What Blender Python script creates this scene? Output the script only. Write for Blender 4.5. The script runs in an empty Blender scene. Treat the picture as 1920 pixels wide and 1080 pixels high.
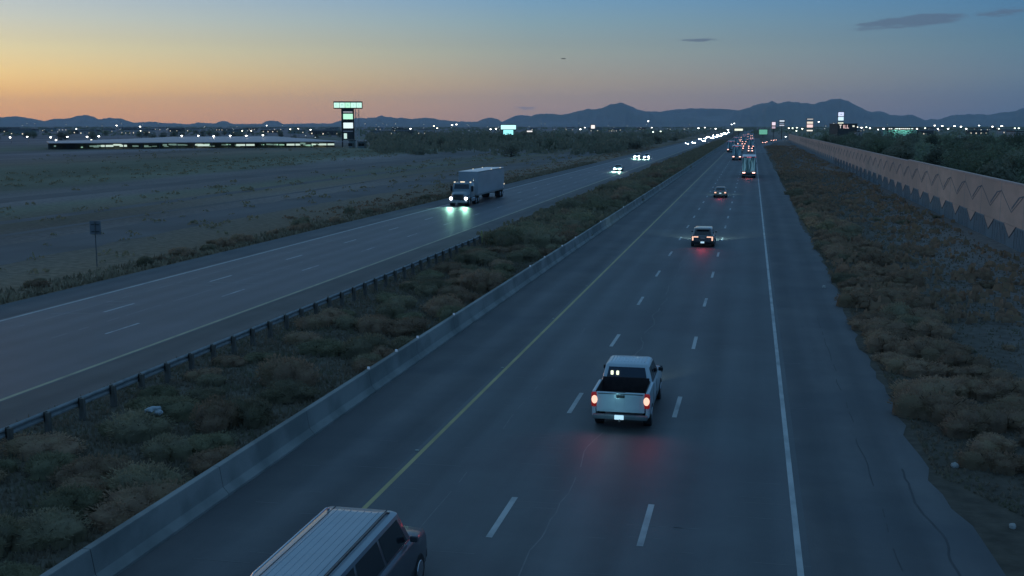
import bpy, bmesh, math, random
from mathutils import Vector, Matrix, noise
R = math.radians
PI = math.pi
rnd = random.Random(7)
SC = bpy.context.scene
COL = SC.collection

# ------------------------------------------------------------------ camera
H = 9.96; PITCH = R(8.26); YAW = R(12.0); F = 2100.0
cam = bpy.data.cameras.new('camera'); camo = bpy.data.objects.new('camera', cam); COL.objects.link(camo)
cam.sensor_width = 36.0; cam.lens = F/1920*36.0; cam.clip_start = 0.5; cam.clip_end = 80000
camo.location = (0, 0, H); camo.rotation_euler = (PI/2-PITCH, 0, YAW)
SC.camera = camo

# ------------------------------------------------------------------ view
SC.view_settings.view_transform = 'Standard'; SC.view_settings.look = 'None'
SC.view_settings.exposure = 0.0; SC.view_settings.gamma = 1.0
SC.cycles.volume_bounces = 1
SC.cycles.max_bounces = 6
SC.cycles.use_denoising = True

def lin(c):
    return tuple(((v/255)/12.92 if v/255 <= .04045 else ((v/255+.055)/1.055)**2.4) for v in c)

# ------------------------------------------------------------------ world: dusk sky
SUN_AZ = YAW + R(34)          # anticlockwise from +Y: sunset glow left of the road
W = bpy.data.worlds.new('World'); SC.world = W; W.use_nodes = True
nt = W.node_tree; nt.nodes.clear(); N = nt.nodes; L = nt.links
def nd(t, **k):
    n = N.new(t)
    for a, b in k.items(): setattr(n, a, b)
    return n
def mth(op, a, b=None, clamp=False):
    n = nd('ShaderNodeMath', operation=op, use_clamp=clamp)
    for i, v in enumerate((a, b)):
        if v is None: continue
        if isinstance(v, (int, float)): n.inputs[i].default_value = v
        else: L.new(v, n.inputs[i])
    return n.outputs[0]
def vdot(v, vec):
    n = nd('ShaderNodeVectorMath', operation='DOT_PRODUCT'); L.new(v, n.inputs[0]); n.inputs[1].default_value = vec
    return n.outputs['Value']
def ramp(fac, stops):
    n = nd('ShaderNodeValToRGB'); L.new(fac, n.inputs[0]); el = n.color_ramp.elements
    while len(el) < len(stops): el.new(0.5)
    for e, (p, c) in zip(el, stops): e.position = p; e.color = (*lin(c), 1)
    return n.outputs[0]
def mixc(f, a, b):
    n = nd('ShaderNodeMix', data_type='RGBA')
    if isinstance(f, (int, float)): n.inputs[0].default_value = f
    else: L.new(f, n.inputs[0])
    for i, v in ((6, a), (7, b)):
        if isinstance(v, tuple): n.inputs[i].default_value = (*v, 1)
        else: L.new(v, n.inputs[i])
    return n.outputs[2]
tc = nd('ShaderNodeTexCoord'); D0 = tc.outputs['Generated']
nrm = nd('ShaderNodeVectorMath', operation='NORMALIZE'); L.new(D0, nrm.inputs[0]); DIR = nrm.outputs[0]
zz = vdot(DIR, (0, 0, 1))
elev = mth('MULTIPLY', mth('ARCSINE', zz), 180/PI)          # degrees
sx = vdot(DIR, (-math.sin(SUN_AZ), math.cos(SUN_AZ), 0))
hz = mth('SQRT', mth('SUBTRACT', 1.0, mth('MULTIPLY', zz, zz)))
ca = mth('DIVIDE', sx, mth('MAXIMUM', hz, 0.001))
az = mth('MULTIPLY', mth('ARCCOSINE', mth('MINIMUM', mth('MAXIMUM', ca, -1.0), 1.0)), 180/PI)  # degrees from the sunset
e12 = mth('DIVIDE', elev, 12.0, True)
# colour against height above the horizon, for three bearings from the sunset
warm = ramp(e12, [(0, (216, 150, 88)), (.08, (234, 174, 98)), (.14, (238, 190, 112)), (.21, (236, 206, 138)), (.30, (224, 214, 168)), (.42, (196, 205, 196)), (.52, (172, 192, 206)), (1, (95, 145, 190))])
mid = ramp(e12, [(0, (140, 118, 112)), (.08, (152, 132, 122)), (.18, (156, 146, 130)), (.30, (148, 161, 156)), (.42, (126, 160, 174)), (.52, (106, 154, 188)), (1, (80, 132, 182))])
cool = ramp(e12, [(0, (58, 84, 116)), (.08, (68, 94, 120)), (.2, (80, 112, 134)), (.32, (74, 120, 148)), (.52, (50, 116, 165)), (1, (56, 110, 168))])
f1 = mth('DIVIDE', mth('SUBTRACT', az, 10.0), 25.0, True)
f2 = mth('DIVIDE', mth('SUBTRACT', az, 35.0), 25.0, True)
skyc = mixc(f2, mixc(f1, warm, mid), cool)
zen = mth('DIVIDE', mth('SUBTRACT', elev, 12.0), 30.0, True)
skyc = mixc(zen, skyc, (0.108, 0.25, 0.425))
# thin dark cloud wisps high on the right
nz = nd('ShaderNodeTexNoise'); nz.inputs['Scale'].default_value = 14.0; nz.inputs['Detail'].default_value = 7; nz.inputs['Roughness'].default_value = .72
mp = nd('ShaderNodeMapping'); mp.inputs['Scale'].default_value = (1.3, 1.3, 9); L.new(DIR, mp.inputs[0]); L.new(mp.outputs[0], nz.inputs['Vector'])
rr = Vector((math.cos(YAW), math.sin(YAW), 0)); ff = Vector((-math.sin(YAW), math.cos(YAW), 0))
bear = mth('MULTIPLY', mth('ARCTAN2', vdot(DIR, tuple(rr)), vdot(DIR, tuple(ff))), 180/PI)
def patch(b0, e0, wb, we, tilt=0.0):
    db = mth('SUBTRACT', bear, b0)
    a = mth('DIVIDE', db, wb)
    b = mth('DIVIDE', mth('SUBTRACT', mth('SUBTRACT', elev, e0), mth('MULTIPLY', db, tilt)), we)
    r2 = mth('ADD', mth('MULTIPLY', a, a), mth('MULTIPLY', b, b))
    return mth('SUBTRACT', 1.0, r2, True)
pt = mth('MAXIMUM', patch(19.2, 4.85, 3.2, .36, .07), patch(23.2, 5.12, 1.7, .30, .02))
pt = mth('MAXIMUM', pt, patch(9.5, 4.16, 1.4, .12, 0))
pt = mth('MAXIMUM', pt, mth('MULTIPLY', patch(1.6, .85, 2.6, .13, 0), .35))
cl = mth('MULTIPLY', mth('SUBTRACT', mth('ADD', nz.outputs[0], mth('MULTIPLY', pt, .30)), .60), 9.0, True)
cl = mth('MULTIPLY', cl, mth('MULTIPLY', pt, 6.0, True))
skyc = mixc(mth('MULTIPLY', cl, .75), skyc, lin((72, 98, 128)))
bg = nd('ShaderNodeBackground'); L.new(skyc, bg.inputs[0]); L.new(mth('ADD', 1.0, mth('MULTIPLY', mth('SUBTRACT', 1.0, mth('DIVIDE', elev, 4.0), True), .46)), bg.inputs[1])   # the horizon glow is brightest low down
nish = nd('ShaderNodeTexSky', sky_type='NISHITA'); nish.sun_disc = False; nish.sun_elevation = R(-1.0); nish.sun_rotation = -SUN_AZ
bg2 = nd('ShaderNodeBackground'); L.new(nish.outputs[0], bg2.inputs[0]); bg2.inputs[1].default_value = 0.05
ad = nd('ShaderNodeAddShader'); L.new(bg.outputs[0], ad.inputs[0]); L.new(bg2.outputs[0], ad.inputs[1])
wo = nd('ShaderNodeOutputWorld'); L.new(ad.outputs[0], wo.inputs[0])
sl = bpy.data.lights.new('sun', 'SUN'); sl.energy = 0.12; sl.angle = R(12); sl.color = (1, .55, .32)
so = bpy.data.objects.new('sun', sl); COL.objects.link(so)
so.rotation_euler = (R(90-2.5), 0, SUN_AZ + PI)

# ------------------------------------------------------------------ helpers
FWD = Vector((-math.sin(YAW), math.cos(YAW), 0)); RGT = Vector((math.cos(YAW), math.sin(YAW), 0))
def ray(px, py):
    f = FWD*math.cos(PITCH) + Vector((0, 0, -math.sin(PITCH)))
    u = FWD*math.sin(PITCH) + Vector((0, 0, math.cos(PITCH)))
    return f + RGT*((px-960)/F) + u*((540-py)/F)
def at(px, py, D):
    d = ray(px, py); k = D/d.dot(FWD)
    return Vector((0, 0, H)) + d*k
def gnd(px, py):
    d = ray(px, py); return Vector((0, 0, H)) + d*(-H/d.z)

def tag(o, label=None, cat=None, group=None, kind=None):
    if label: o['label'] = label
    if cat: o['category'] = cat
    if group: o['group'] = group
    if kind: o['kind'] = kind
    return o
def empty(name, loc=(0, 0, 0), rz=0):
    o = bpy.data.objects.new(name, None); COL.objects.link(o); o.location = loc; o.rotation_euler = (0, 0, rz)
    o.empty_display_size = .3
    return o
KIDS = {}
MARKS = [(25, 'below the sunset ridge end'), (160, 'below the highest sunset hill'), (285, 'below the sunset ridge dip'), (417, 'below the pointed hill'), (512, 'below the dome shaped hill'), (600, 'just before the pylon sign'), (715, 'just past the lattice mast'), (815, 'between pylon and billboard'), (915, 'beside the cyan billboard'), (1010, 'past the cream sign'), (1105, 'by the warm boxy sign'), (1175, 'under the first peak'), (1240, 'above the paired headlights'), (1300, 'above the headlight line'), (1370, 'where oncoming lanes vanish'), (1450, 'by the pinkish sign'), (1492, 'by the wall end'), (1525, 'by the four panel sign'), (1575, 'by the blue sign'), (1615, 'by the beige building'), (1685, 'by the service station'), (1755, 'past the service station'), (1820, 'before the pinkish building'), (1900, 'by the pinkish building')]
def pxof(x, y):
    v = Vector((x, y, 0)); d = v.dot(FWD)*math.cos(PITCH) + H*math.sin(PITCH); return 960 + F*v.dot(RGT)/max(d, 1)
def near(px): return min(MARKS, key=lambda m: abs(m[0]-px))[1]
class MB:
    def __init__(s): s.v = []; s.f = []; s.sm = []
    def add(s, vs, fs, smooth=False):
        b = len(s.v); s.v += [tuple(v) for v in vs]
        for f in fs: s.f.append([b+i for i in f]); s.sm.append(smooth)
        return s
    def box(s, x0, x1, y0, y1, z0, z1):
        return s.add([(x0,y0,z0),(x1,y0,z0),(x1,y1,z0),(x0,y1,z0),(x0,y0,z1),(x1,y0,z1),(x1,y1,z1),(x0,y1,z1)],
                     [(0,3,2,1),(4,5,6,7),(0,1,5,4),(1,2,6,5),(2,3,7,6),(3,0,4,7)])
    def rbox(s, x0, x1, y0, y1, z0, z1, r=.05):
        # box with chamfered edges
        bm = bmesh.new(); bmesh.ops.create_cube(bm, size=1)
        for v in bm.verts: v.co = Vector(((x0+x1)/2+v.co.x*(x1-x0), (y0+y1)/2+v.co.y*(y1-y0), (z0+z1)/2+v.co.z*(z1-z0)))
        bmesh.ops.bevel(bm, geom=bm.edges[:], offset=r, segments=2, affect='EDGES', profile=.5)
        bm.verts.ensure_lookup_table(); s.add([v.co for v in bm.verts], [[v.index for v in f.verts] for f in bm.faces], False); bm.free()
        return s
    def loft(s, rings, smooth=True, caps=True):
        n = len(rings[0]); b = []
        for r in rings: b += list(r)
        fs = []
        for i in range(len(rings)-1):
            for j in range(n):
                k = (j+1) % n
                fs.append((i*n+j, i*n+k, (i+1)*n+k, (i+1)*n+j))
        s.add(b, fs, smooth)
        if caps:
            s.add(rings[0], [tuple(reversed(range(n)))]); s.add(rings[-1], [tuple(range(n))])
        return s
    def tube(s, pts, rad, n=8, smooth=True):
        pts = [Vector(p) for p in pts]; rings = []
        for i, p in enumerate(pts):
            d = (pts[min(i+1, len(pts)-1)] - pts[max(i-1, 0)]).normalized()
            a = d.orthogonal().normalized(); b = d.cross(a)
            r = rad[i] if isinstance(rad, (list, tuple)) else rad
            rings.append([p + a*math.cos(2*PI*k/n)*r + b*math.sin(2*PI*k/n)*r for k in range(n)])
        return s.loft(rings, smooth)
    def cylx(s, x0, x1, y, z, r, n=18):
        return s.tube([(x0, y, z), (x1, y, z)], r, n)
    def quad(s, *p): return s.add(p, [tuple(range(len(p)))])
    def build(s, name, mat, parent=None, loc=None):
        me = bpy.data.meshes.new(name); me.from_pydata(s.v, [], s.f)
        me.polygons.foreach_set('use_smooth', s.sm)
        if mat: me.materials.append(mat)
        me.update(); me.validate()
        o = bpy.data.objects.new(name, me); COL.objects.link(o)
        if parent:
            o.parent = parent; KIDS.setdefault(parent.name, []).append(o)
        if loc is not None: o.location = loc
        return o
def copy_tree(o, parent=None):
    c = o.copy(); COL.objects.link(c)
    if parent: c.parent = parent; KIDS.setdefault(parent.name, []).append(c)
    for ch in KIDS.get(o.name, []): copy_tree(ch, c)
    return c

# ------------------------------------------------------------------ materials
MATS = {}
def mat(name, col, rough=.7, metal=0, emis=None, es=1.0, spec=.5, coat=0, trans=0):
    if name in MATS: return MATS[name]
    m = bpy.data.materials.new(name); m.use_nodes = True; MATS[name] = m
    b = m.node_tree.nodes['Principled BSDF']
    b.inputs['Base Color'].default_value = (*col, 1); b.inputs['Roughness'].default_value = rough
    b.inputs['Metallic'].default_value = metal; b.inputs['Specular IOR Level'].default_value = spec
    b.inputs['Coat Weight'].default_value = coat
    if emis: b.inputs['Emission Color'].default_value = (*emis, 1); b.inputs['Emission Strength'].default_value = es
    return m
def nmat(name, c1, c2, scale=4.0, rough=.85, detail=6, stretch=(1, 1, 1), bump=0.0, bscale=40, c3=None, s3=.3, lo=.35, hi=.65, spec=.4, coords='Object', coat=0, metal=0, rvar=0):
    """two or three colours mixed by noise, optional bump"""
    if name in MATS: return MATS[name]
    m = bpy.data.materials.new(name); m.use_nodes = True; MATS[name] = m
    t = m.node_tree; b = t.nodes['Principled BSDF']
    tcn = t.nodes.new('ShaderNodeTexCoord'); mpn = t.nodes.new('ShaderNodeMapping'); mpn.inputs['Scale'].default_value = stretch
    t.links.new(tcn.outputs[coords], mpn.inputs[0])
    n = t.nodes.new('ShaderNodeTexNoise'); n.inputs['Scale'].default_value = scale; n.inputs['Detail'].default_value = detail
    t.links.new(mpn.outputs[0], n.inputs['Vector'])
    r = t.nodes.new('ShaderNodeValToRGB'); r.color_ramp.elements[0].position = lo; r.color_ramp.elements[1].position = hi
    r.color_ramp.elements[0].color = (*c1, 1); r.color_ramp.elements[1].color = (*c2, 1)
    t.links.new(n.outputs[0], r.inputs[0]); out = r.outputs[0]
    if c3:
        n3 = t.nodes.new('ShaderNodeTexNoise'); n3.inputs['Scale'].default_value = s3; n3.inputs['Detail'].default_value = 4
        t.links.new(tcn.outputs[coords], n3.inputs['Vector'])
        r3 = t.nodes.new('ShaderNodeValToRGB'); r3.color_ramp.elements[0].position = .45; r3.color_ramp.elements[1].position = .62
        t.links.new(n3.outputs[0], r3.inputs[0])
        mx = t.nodes.new('ShaderNodeMix'); mx.data_type = 'RGBA'; t.links.new(r3.outputs[0], mx.inputs[0]); t.links.new(out, mx.inputs[6]); mx.inputs[7].default_value = (*c3, 1)
        out = mx.outputs[2]
    if rvar:
        oi = t.nodes.new('ShaderNodeObjectInfo'); mr = t.nodes.new('ShaderNodeMapRange'); mr.inputs[3].default_value = 1-rvar; mr.inputs[4].default_value = 1+rvar
        t.links.new(oi.outputs['Random'], mr.inputs[0])
        vm = t.nodes.new('ShaderNodeVectorMath'); vm.operation = 'SCALE'; t.links.new(out, vm.inputs[0]); t.links.new(mr.outputs[0], vm.inputs['Scale']); out = vm.outputs[0]
    t.links.new(out, b.inputs['Base Color'])
    b.inputs['Roughness'].default_value = rough; b.inputs['Specular IOR Level'].default_value = spec
    b.inputs['Coat Weight'].default_value = coat; b.inputs['Metallic'].default_value = metal
    if bump:
        bn = t.nodes.new('ShaderNodeTexNoise'); bn.inputs['Scale'].default_value = bscale; bn.inputs['Detail'].default_value = 5
        t.links.new(mpn.outputs[0], bn.inputs['Vector'])
        bp = t.nodes.new('ShaderNodeBump'); bp.inputs['Strength'].default_value = bump; bp.inputs['Distance'].default_value = .02
        t.links.new(bn.outputs[0], bp.inputs['Height']); t.links.new(bp.outputs[0], b.inputs['Normal'])
    return m

def lane_wear(m, x0, lw=3.66):
    """darker polished wheel tracks and an oily strip in every lane"""
    t = m.node_tree; b = t.nodes['Principled BSDF']; src = b.inputs['Base Color'].links[0].from_socket
    g = t.nodes.new('ShaderNodeNewGeometry'); sp = t.nodes.new('ShaderNodeSeparateXYZ'); t.links.new(g.outputs['Position'], sp.inputs[0])
    def M(op, a, b_=None, clamp=False):
        n = t.nodes.new('ShaderNodeMath'); n.operation = op; n.use_clamp = clamp
        for i, v in enumerate((a, b_)):
            if v is None: continue
            if isinstance(v, (int, float)): n.inputs[i].default_value = v
            else: t.links.new(v, n.inputs[i])
        return n.outputs[0]
    mp_ = t.nodes.new('ShaderNodeMapping'); mp_.inputs['Scale'].default_value = (1, .03, 1); t.links.new(g.outputs['Position'], mp_.inputs[0])
    n1 = t.nodes.new('ShaderNodeTexNoise'); n1.inputs['Scale'].default_value = .9; n1.inputs['Detail'].default_value = 6; t.links.new(mp_.outputs[0], n1.inputs['Vector'])
    n2 = t.nodes.new('ShaderNodeTexNoise'); n2.inputs['Scale'].default_value = .35; n2.inputs['Detail'].default_value = 9; n2.inputs['Roughness'].default_value = .7; t.links.new(g.outputs['Position'], n2.inputs['Vector'])
    ph = M('MULTIPLY', M('ADD', sp.outputs[0], M('MULTIPLY', M('SUBTRACT', n1.outputs[0], .5), .7)), 2*PI/(lw/2)); ph = M('SUBTRACT', ph, 2*PI*(x0+lw/4)/(lw/2))
    w = M('MULTIPLY', M('COSINE', ph), -.11)
    w = M('ADD', w, M('MULTIPLY', M('SUBTRACT', n1.outputs[0], .5), .55)); w = M('ADD', w, M('MULTIPLY', M('SUBTRACT', n2.outputs[0], .5), .55)); w = M('ADD', w, 1.0)
    vm = t.nodes.new('ShaderNodeVectorMath'); vm.operation = 'SCALE'; t.links.new(src, vm.inputs[0]); t.links.new(w, vm.inputs['Scale']); t.links.new(vm.outputs[0], b.inputs['Base Color'])
def ground_mat():
    """desert ground: bands of scrub and bare dirt that run with the highway, broken up by noise"""
    m = bpy.data.materials.new('ground'); m.use_nodes = True; t = m.node_tree; b = t.nodes['Principled BSDF']
    g = t.nodes.new('ShaderNodeNewGeometry'); sp = t.nodes.new('ShaderNodeSeparateXYZ'); t.links.new(g.outputs['Position'], sp.inputs[0])
    def noi(scale, det=6, st=(1, 1, 1)):
        mpn = t.nodes.new('ShaderNodeMapping'); mpn.inputs['Scale'].default_value = st; t.links.new(g.outputs['Position'], mpn.inputs[0])
        n = t.nodes.new('ShaderNodeTexNoise'); n.inputs['Scale'].default_value = scale; n.inputs['Detail'].default_value = det
        t.links.new(mpn.outputs[0], n.inputs['Vector']); return n.outputs[0]
    def M(op, a, b_=None, clamp=False):
        n = t.nodes.new('ShaderNodeMath'); n.operation = op; n.use_clamp = clamp
        for i, v in enumerate((a, b_)):
            if v is None: continue
            if isinstance(v, (int, float)): n.inputs[i].default_value = v
            else: t.links.new(v, n.inputs[i])
        return n.outputs[0]
    wob = M('MULTIPLY', M('SUBTRACT', noi(.02, 5, (1, .25, 1)), .5), 60)
    fine = noi(.5, 8)
    xx = M('ADD', sp.outputs[0], M('MULTIPLY', wob, M('DIVIDE', M('SUBTRACT', -35.0, sp.outputs[0]), 40.0, True)))
    xx = M('ADD', xx, M('MULTIPLY', M('SUBTRACT', fine, .5), 6))
    fac = M('DIVIDE', M('ADD', xx, 400), 500, True)      # x -400..100
    r = t.nodes.new('ShaderNodeValToRGB'); t.links.new(fac, r.inputs[0]); el = r.color_ramp.elements
    def px(x): return (x+400)/500
    dirt = (.145, .115, .10); dirt2 = (.13, .108, .098); grn = (.118, .112, .078); brn = (.13, .10, .072); mau = (.145, .115, .115); pale = (.155, .132, .122)
    st = [(-400, mau), (-300, grn), (-240, mau), (-190, brn), (-165, grn), (-140, (.105, .103, .066)), (-118, grn), (-108, pale), (-88, dirt2), (-80, grn), (-68, brn), (-62, dirt2), (-48, brn), (-42, (.12, .085, .055)), (-29, brn), (-25, (.062, .052, .040)), (-12, (.062, .052, .040)), (4, (.068, .055, .042)), (11, (.075, .062, .05)), (15, (.11, .092, .083)), (22, dirt), (60, grn), (100, grn)]
    while len(el) < len(st): el.new(.5)
    for e, (x, c) in zip(el, st): e.position = px(x); e.color = (*c, 1)
    out = r.outputs[0]
    n2 = t.nodes.new('ShaderNodeMapRange'); n2.inputs[1].default_value = .3; n2.inputs[2].default_value = .7; n2.inputs[3].default_value = 1.1; n2.inputs[4].default_value = 1.9
    t.links.new(noi(1.7, 9), n2.inputs[0])
    n4 = t.nodes.new('ShaderNodeMapRange'); n4.inputs[1].default_value = .35; n4.inputs[2].default_value = .65; n4.inputs[3].default_value = .75; n4.inputs[4].default_value = 1.25
    t.links.new(noi(.035, 6, (1, .3, 1)), n4.inputs[0])
    vm = t.nodes.new('ShaderNodeVectorMath'); vm.operation = 'SCALE'; t.links.new(out, vm.inputs[0]); t.links.new(M('MULTIPLY', n2.outputs[0], n4.outputs[0]), vm.inputs['Scale'])
    t.links.new(vm.outputs[0], b.inputs['Base Color']); b.inputs['Roughness'].default_value = .95; b.inputs['Specular IOR Level'].default_value = .15
    bp = t.nodes.new('ShaderNodeBump'); bp.inputs['Strength'].default_value = .5; bp.inputs['Distance'].default_value = .15
    t.links.new(noi(3.0, 8), bp.inputs['Height']); t.links.new(bp.outputs[0], b.inputs['Normal'])
    return m

ASPH = nmat('asphalt', (.086, .090, .094), (.110, .113, .116), .6, .62, 8, (1, .12, 1), .25, 60, (.085, .085, .09), .12, spec=.35)
ASPH2 = nmat('asphalt_worn', (.066, .064, .072), (.086, .083, .092), .5, .5, 8, (1, .1, 1), .25, 40, (.066, .065, .072), .15, spec=.3)
SHLD = nmat('asphalt_shoulder', (.095, .082, .076), (.118, .102, .094), .7, .7, 8, (1, .2, 1), .3, 50, (.085, .078, .07), .2, spec=.35)
SHLD_R = nmat('asphalt_outer', (.095, .092, .095), (.118, .112, .112), .7, .7, 8, (1, .2, 1), .3, 50, (.085, .085, .09), .2, spec=.3)
for m_, x_ in ((ASPH, -9.64), (ASPH2, -37.5), (SHLD_R, 1.3), (SHLD, -26)): lane_wear(m_, x_)
CONC = nmat('concrete', (.19, .205, .20), (.27, .28, .27), .35, .8, 8, (1, .5, 1), .25, 30, (.15, .165, .16), .5)
WHITE = nmat('line_white', (.26, .27, .27), (.44, .44, .43), 1.2, .6, 8, (1, .6, 1), lo=.3, hi=.55)
WHITE2 = nmat('line_white_worn', (.20, .19, .19), (.5, .5, .5), 1.5, .6, 8, (1, .6, 1), lo=.38, hi=.6)
YELL = nmat('line_yellow', (.33, .27, .12), (.45, .36, .16), 1.2, .6, 8, (1, .5, 1), lo=.3, hi=.6)
SEAL = nmat('crack_seal', (.16, .16, .16), (.26, .26, .26), 1.0, .6, 5)
GALV = nmat('galvanised', (.20, .21, .21), (.28, .285, .285), 3, .6, 4, metal=.1)
WOOD = nmat('post_wood', (.10, .088, .075), (.15, .13, .11), 8, .9, 5, (1, 1, .2))
STUCCO = nmat('wall_pink', (.62, .385, .29), (.72, .455, .345), 1.0, .9, 8, (1, .3, 1), .3, 12, (.56, .36, .275), .10)
STUCCO2 = nmat('wall_cap', (.55, .37, .31), (.62, .43, .36), 1.0, .9, 5)
FLUTE = nmat('wall_fluted', (.20, .235, .25), (.29, .32, .33), 2.0, .9, 8, (1, 8, .3), .5, 10)
BLACKP = mat('black_plastic', (.012, .012, .014), .5)
RUBBER = nmat('rubber', (.016, .016, .016), (.028, .027, .026), 12, .85, 3)
CHROME = mat('chrome', (.6, .6, .62), .2, 1)
GLASS = mat('dark_glass', (.012, .014, .018), .08, 0, spec=.8)
DARKM = nmat('dark_metal', (.04, .04, .042), (.07, .07, .07), 6, .5, 4, metal=.5)
REDL = mat('tail_lens', (.4, .02, .02), .3, emis=(1, .60, .46), es=1.25)
REDF = mat('tail_lens_far', (.4, .02, .02), .3, emis=(1, .50, .42), es=4)
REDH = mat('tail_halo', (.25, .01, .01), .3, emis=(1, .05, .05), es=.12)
REDS = mat('red_marker', (.5, .03, .05), .3, emis=(1, .25, .38), es=.9)
AMB = mat('amber_marker', (.6, .4, .2), .3, emis=(1, .86, .66), es=1.1)
HEADL = mat('head_lens', (.9, .9, .9), .2, emis=(.92, .95, 1), es=9)
HEADF = mat('head_lens_far', (.9, .9, .9), .2, emis=(.95, .93, 1), es=500)
PLATE = mat('plate_lit', (.7, .75, .8), .5, emis=(.55, .85, 1), es=.75)
CABL = mat('cargo_lamp', (.8, .8, .6), .4, emis=(.95, 1, .7), es=1.2)

# ------------------------------------------------------------------ setting
def struct(name, mb, m):
    return tag(mb.build(name, m), kind='structure')
def strip(x0, x1, y0, y1, z, seg=0):
    mb = MB(); n = max(1, seg); ys = [y0+(y1-y0)*i/n for i in range(n+1)]
    for i in range(n): mb.quad((x0, ys[i], z), (x1, ys[i], z), (x1, ys[i+1], z), (x0, ys[i+1], z))
    return mb
g = MB(); g.quad((-40000, -1000, 0), (40000, -1000, 0), (40000, 60000, 0), (-40000, 60000, 0))
struct('ground', g, ground_mat())

LX = [-9.64, -5.98, -2.32, 1.34]                 # near carriageway lines
YN, YF = 6, 2600
struct('road', strip(-9.9, 1.6, YN, YF, .012), ASPH)
struct('road_shoulder_inner', strip(-13.62, -9.9, YN, YF, .010), SHLD_R)
# outer shoulder with an uneven edge against the dirt
sb = MB(); y = YN; r2 = random.Random(3); prev = 5.25
while y < 900:
    y2 = y + (1.2 if y < 120 else 8); nx = 5.25 + r2.uniform(-.16, .16) + .15*math.sin(y*.09)
    if y2 < 29: nx = 5.7 + (29-y2)*.04
    sb.quad((1.6, y, .010), (prev, y, .010), (nx, y2, .010), (1.6, y2, .010)); prev = nx; y = y2
struct('road_shoulder_outer', sb, SHLD_R)
EX = [-37.5, -33.85, -30.2, -26.6]
struct('road_opposite', strip(-37.8, -26.4, YN, YF, .012), ASPH2)
struct('road_opposite_shoulder_inner', strip(-26.4, -23.9, YN, YF, .010), SHLD)
struct('road_opposite_shoulder_outer', strip(-40.9, -37.8, YN, YF, .010), SHLD_R)
# exit ramp that peels off to the right far away
rp = MB(); pts = []
for i in range(40):
    y = 420 + i*14; x = 3.2 + 0.00011*(y-420)**2
    pts.append((x, y))
for a, b in zip(pts, pts[1:]): rp.quad((a[0]-2.4, a[1], .016), (a[0]+2.6, a[1], .016), (b[0]+2.6, b[1], .016), (b[0]-2.4, b[1], .016))
struct('road_exit_ramp', rp, ASPH)
# markings
mk = strip(LX[0]-.10, LX[0]+.04, YN, YF, .017, 60); struct('road_marking_yellow', mk, YELL)
mk = strip(LX[3]-.06, LX[3]+.09, YN, YF, .017, 60); struct('road_marking_edge', mk, WHITE)
def dash_mb(xs, y0, n, wd=.16, L_=3.05, step=12.19, z=.017):
    mb = MB()
    for x in xs:
        for k in range(n):
            y = y0 + k*step; j = rnd.uniform(-.02, .02)
            mb.quad((x-wd/2+j, y, z), (x+wd/2+j, y, z), (x+wd/2, y+L_, z), (x-wd/2, y+L_, z))
    return mb
def zof(py, X): return 21850/(py-235) - 1.48 + X*.2125
struct('road_marking_lane', dash_mb([LX[1]], zof(970, LX[1])-1.5-12.19, 80), WHITE)
struct('road_marking_lane', dash_mb([LX[2]], zof(985, LX[2])-1.5-12.19, 80), WHITE)
mb = strip(EX[3]-.1, EX[3]+.1, YN, YF, .017, 60); struct('road_marking_yellow', mb, nmat('line_pale_yellow', (.28, .25, .16), (.44, .39, .24), 1.2, .6, 8, (1, .5, 1)))
mb = strip(EX[0]-.1, EX[0]+.1, YN, YF, .017, 60); struct('road_marking_edge', mb, WHITE)
struct('road_marking_lane', dash_mb([EX[1]], zof(577.5, EX[1])-1.5-24.4, 80, .15), WHITE)
struct('road_marking_lane', dash_mb([EX[2]], zof(577.5, EX[2])-8-24.4, 80, .12), WHITE2)
# crack sealing and joints
def wiggle(x, y0, y1, w, amp, z=.0148, step=.8, seed=1, xf=None, gap=0.0):
    mb = MB(); r = random.Random(seed); y = y0; px = x; ph = r.random()*9
    while y < y1:
        y2 = y+step*r.uniform(.6, 1.3); nx = (xf(y2) if xf else x) + amp*(noise.noise(Vector((y2*.35, ph, 0)))*1.6 + r.uniform(-.15, .15))
        if r.random() > gap:
            mb.quad((px-w/2, y, z), (px+w/2, y, z), (nx+w/2, y2, z), (nx-w/2, y2, z))
        y, px = y2, nx
    return mb
CR = nmat('crack', (.15, .145, .145), (.19, .185, .185), 2, .7, 4)
CRD = nmat('crack_dark', (.055, .055, .058), (.075, .072, .075), 2, .8, 4)
struct('road_crack', wiggle(-4.7, 20, 170, .035, .25, seed=4, gap=.15), CR)
struct('road_crack', wiggle(-7.8, 20, 120, .025, .06, seed=5, gap=.5), CR)
struct('road_crack', wiggle(3.6, 14, 60, .03, .08, seed=6, gap=.4), CRD)
struct('road_crack', wiggle(5.5, 15, 33, .06, .2, .0142, .5, seed=16, xf=lambda y: 4.6+.03*(33-y)), CRD)
struct('road_crack_seal', wiggle(-32.1, 45, 140, .05, .05, seed=7, gap=.35), SEAL)
struct('road_crack_seal', wiggle(-35.6, 45, 170, .05, .05, seed=8, gap=.3), SEAL)
sk = MB()
for i in range(13):                       # short curved scuffs across the lanes on the far carriageway
    x0 = rnd.uniform(-37, -30); y0 = rnd.uniform(50, 95); n = 7; c = rnd.uniform(-.5, .5)
    ln = rnd.uniform(1.4, 3.6)
    P_ = [(x0+ln*t/n, y0+c*math.sin(PI*t/n)+t*.05) for t in range(n+1)]
    for a, b in zip(P_, P_[1:]): sk.quad((a[0], a[1], .0152), (b[0], b[1], .0152), (b[0], b[1]+.07, .0152), (a[0], a[1]+.07, .0152))
struct('road_scuffs', sk, SEAL)
gr = MB(); r5 = random.Random(15)          # fine transverse scratches on the near carriageway
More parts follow.
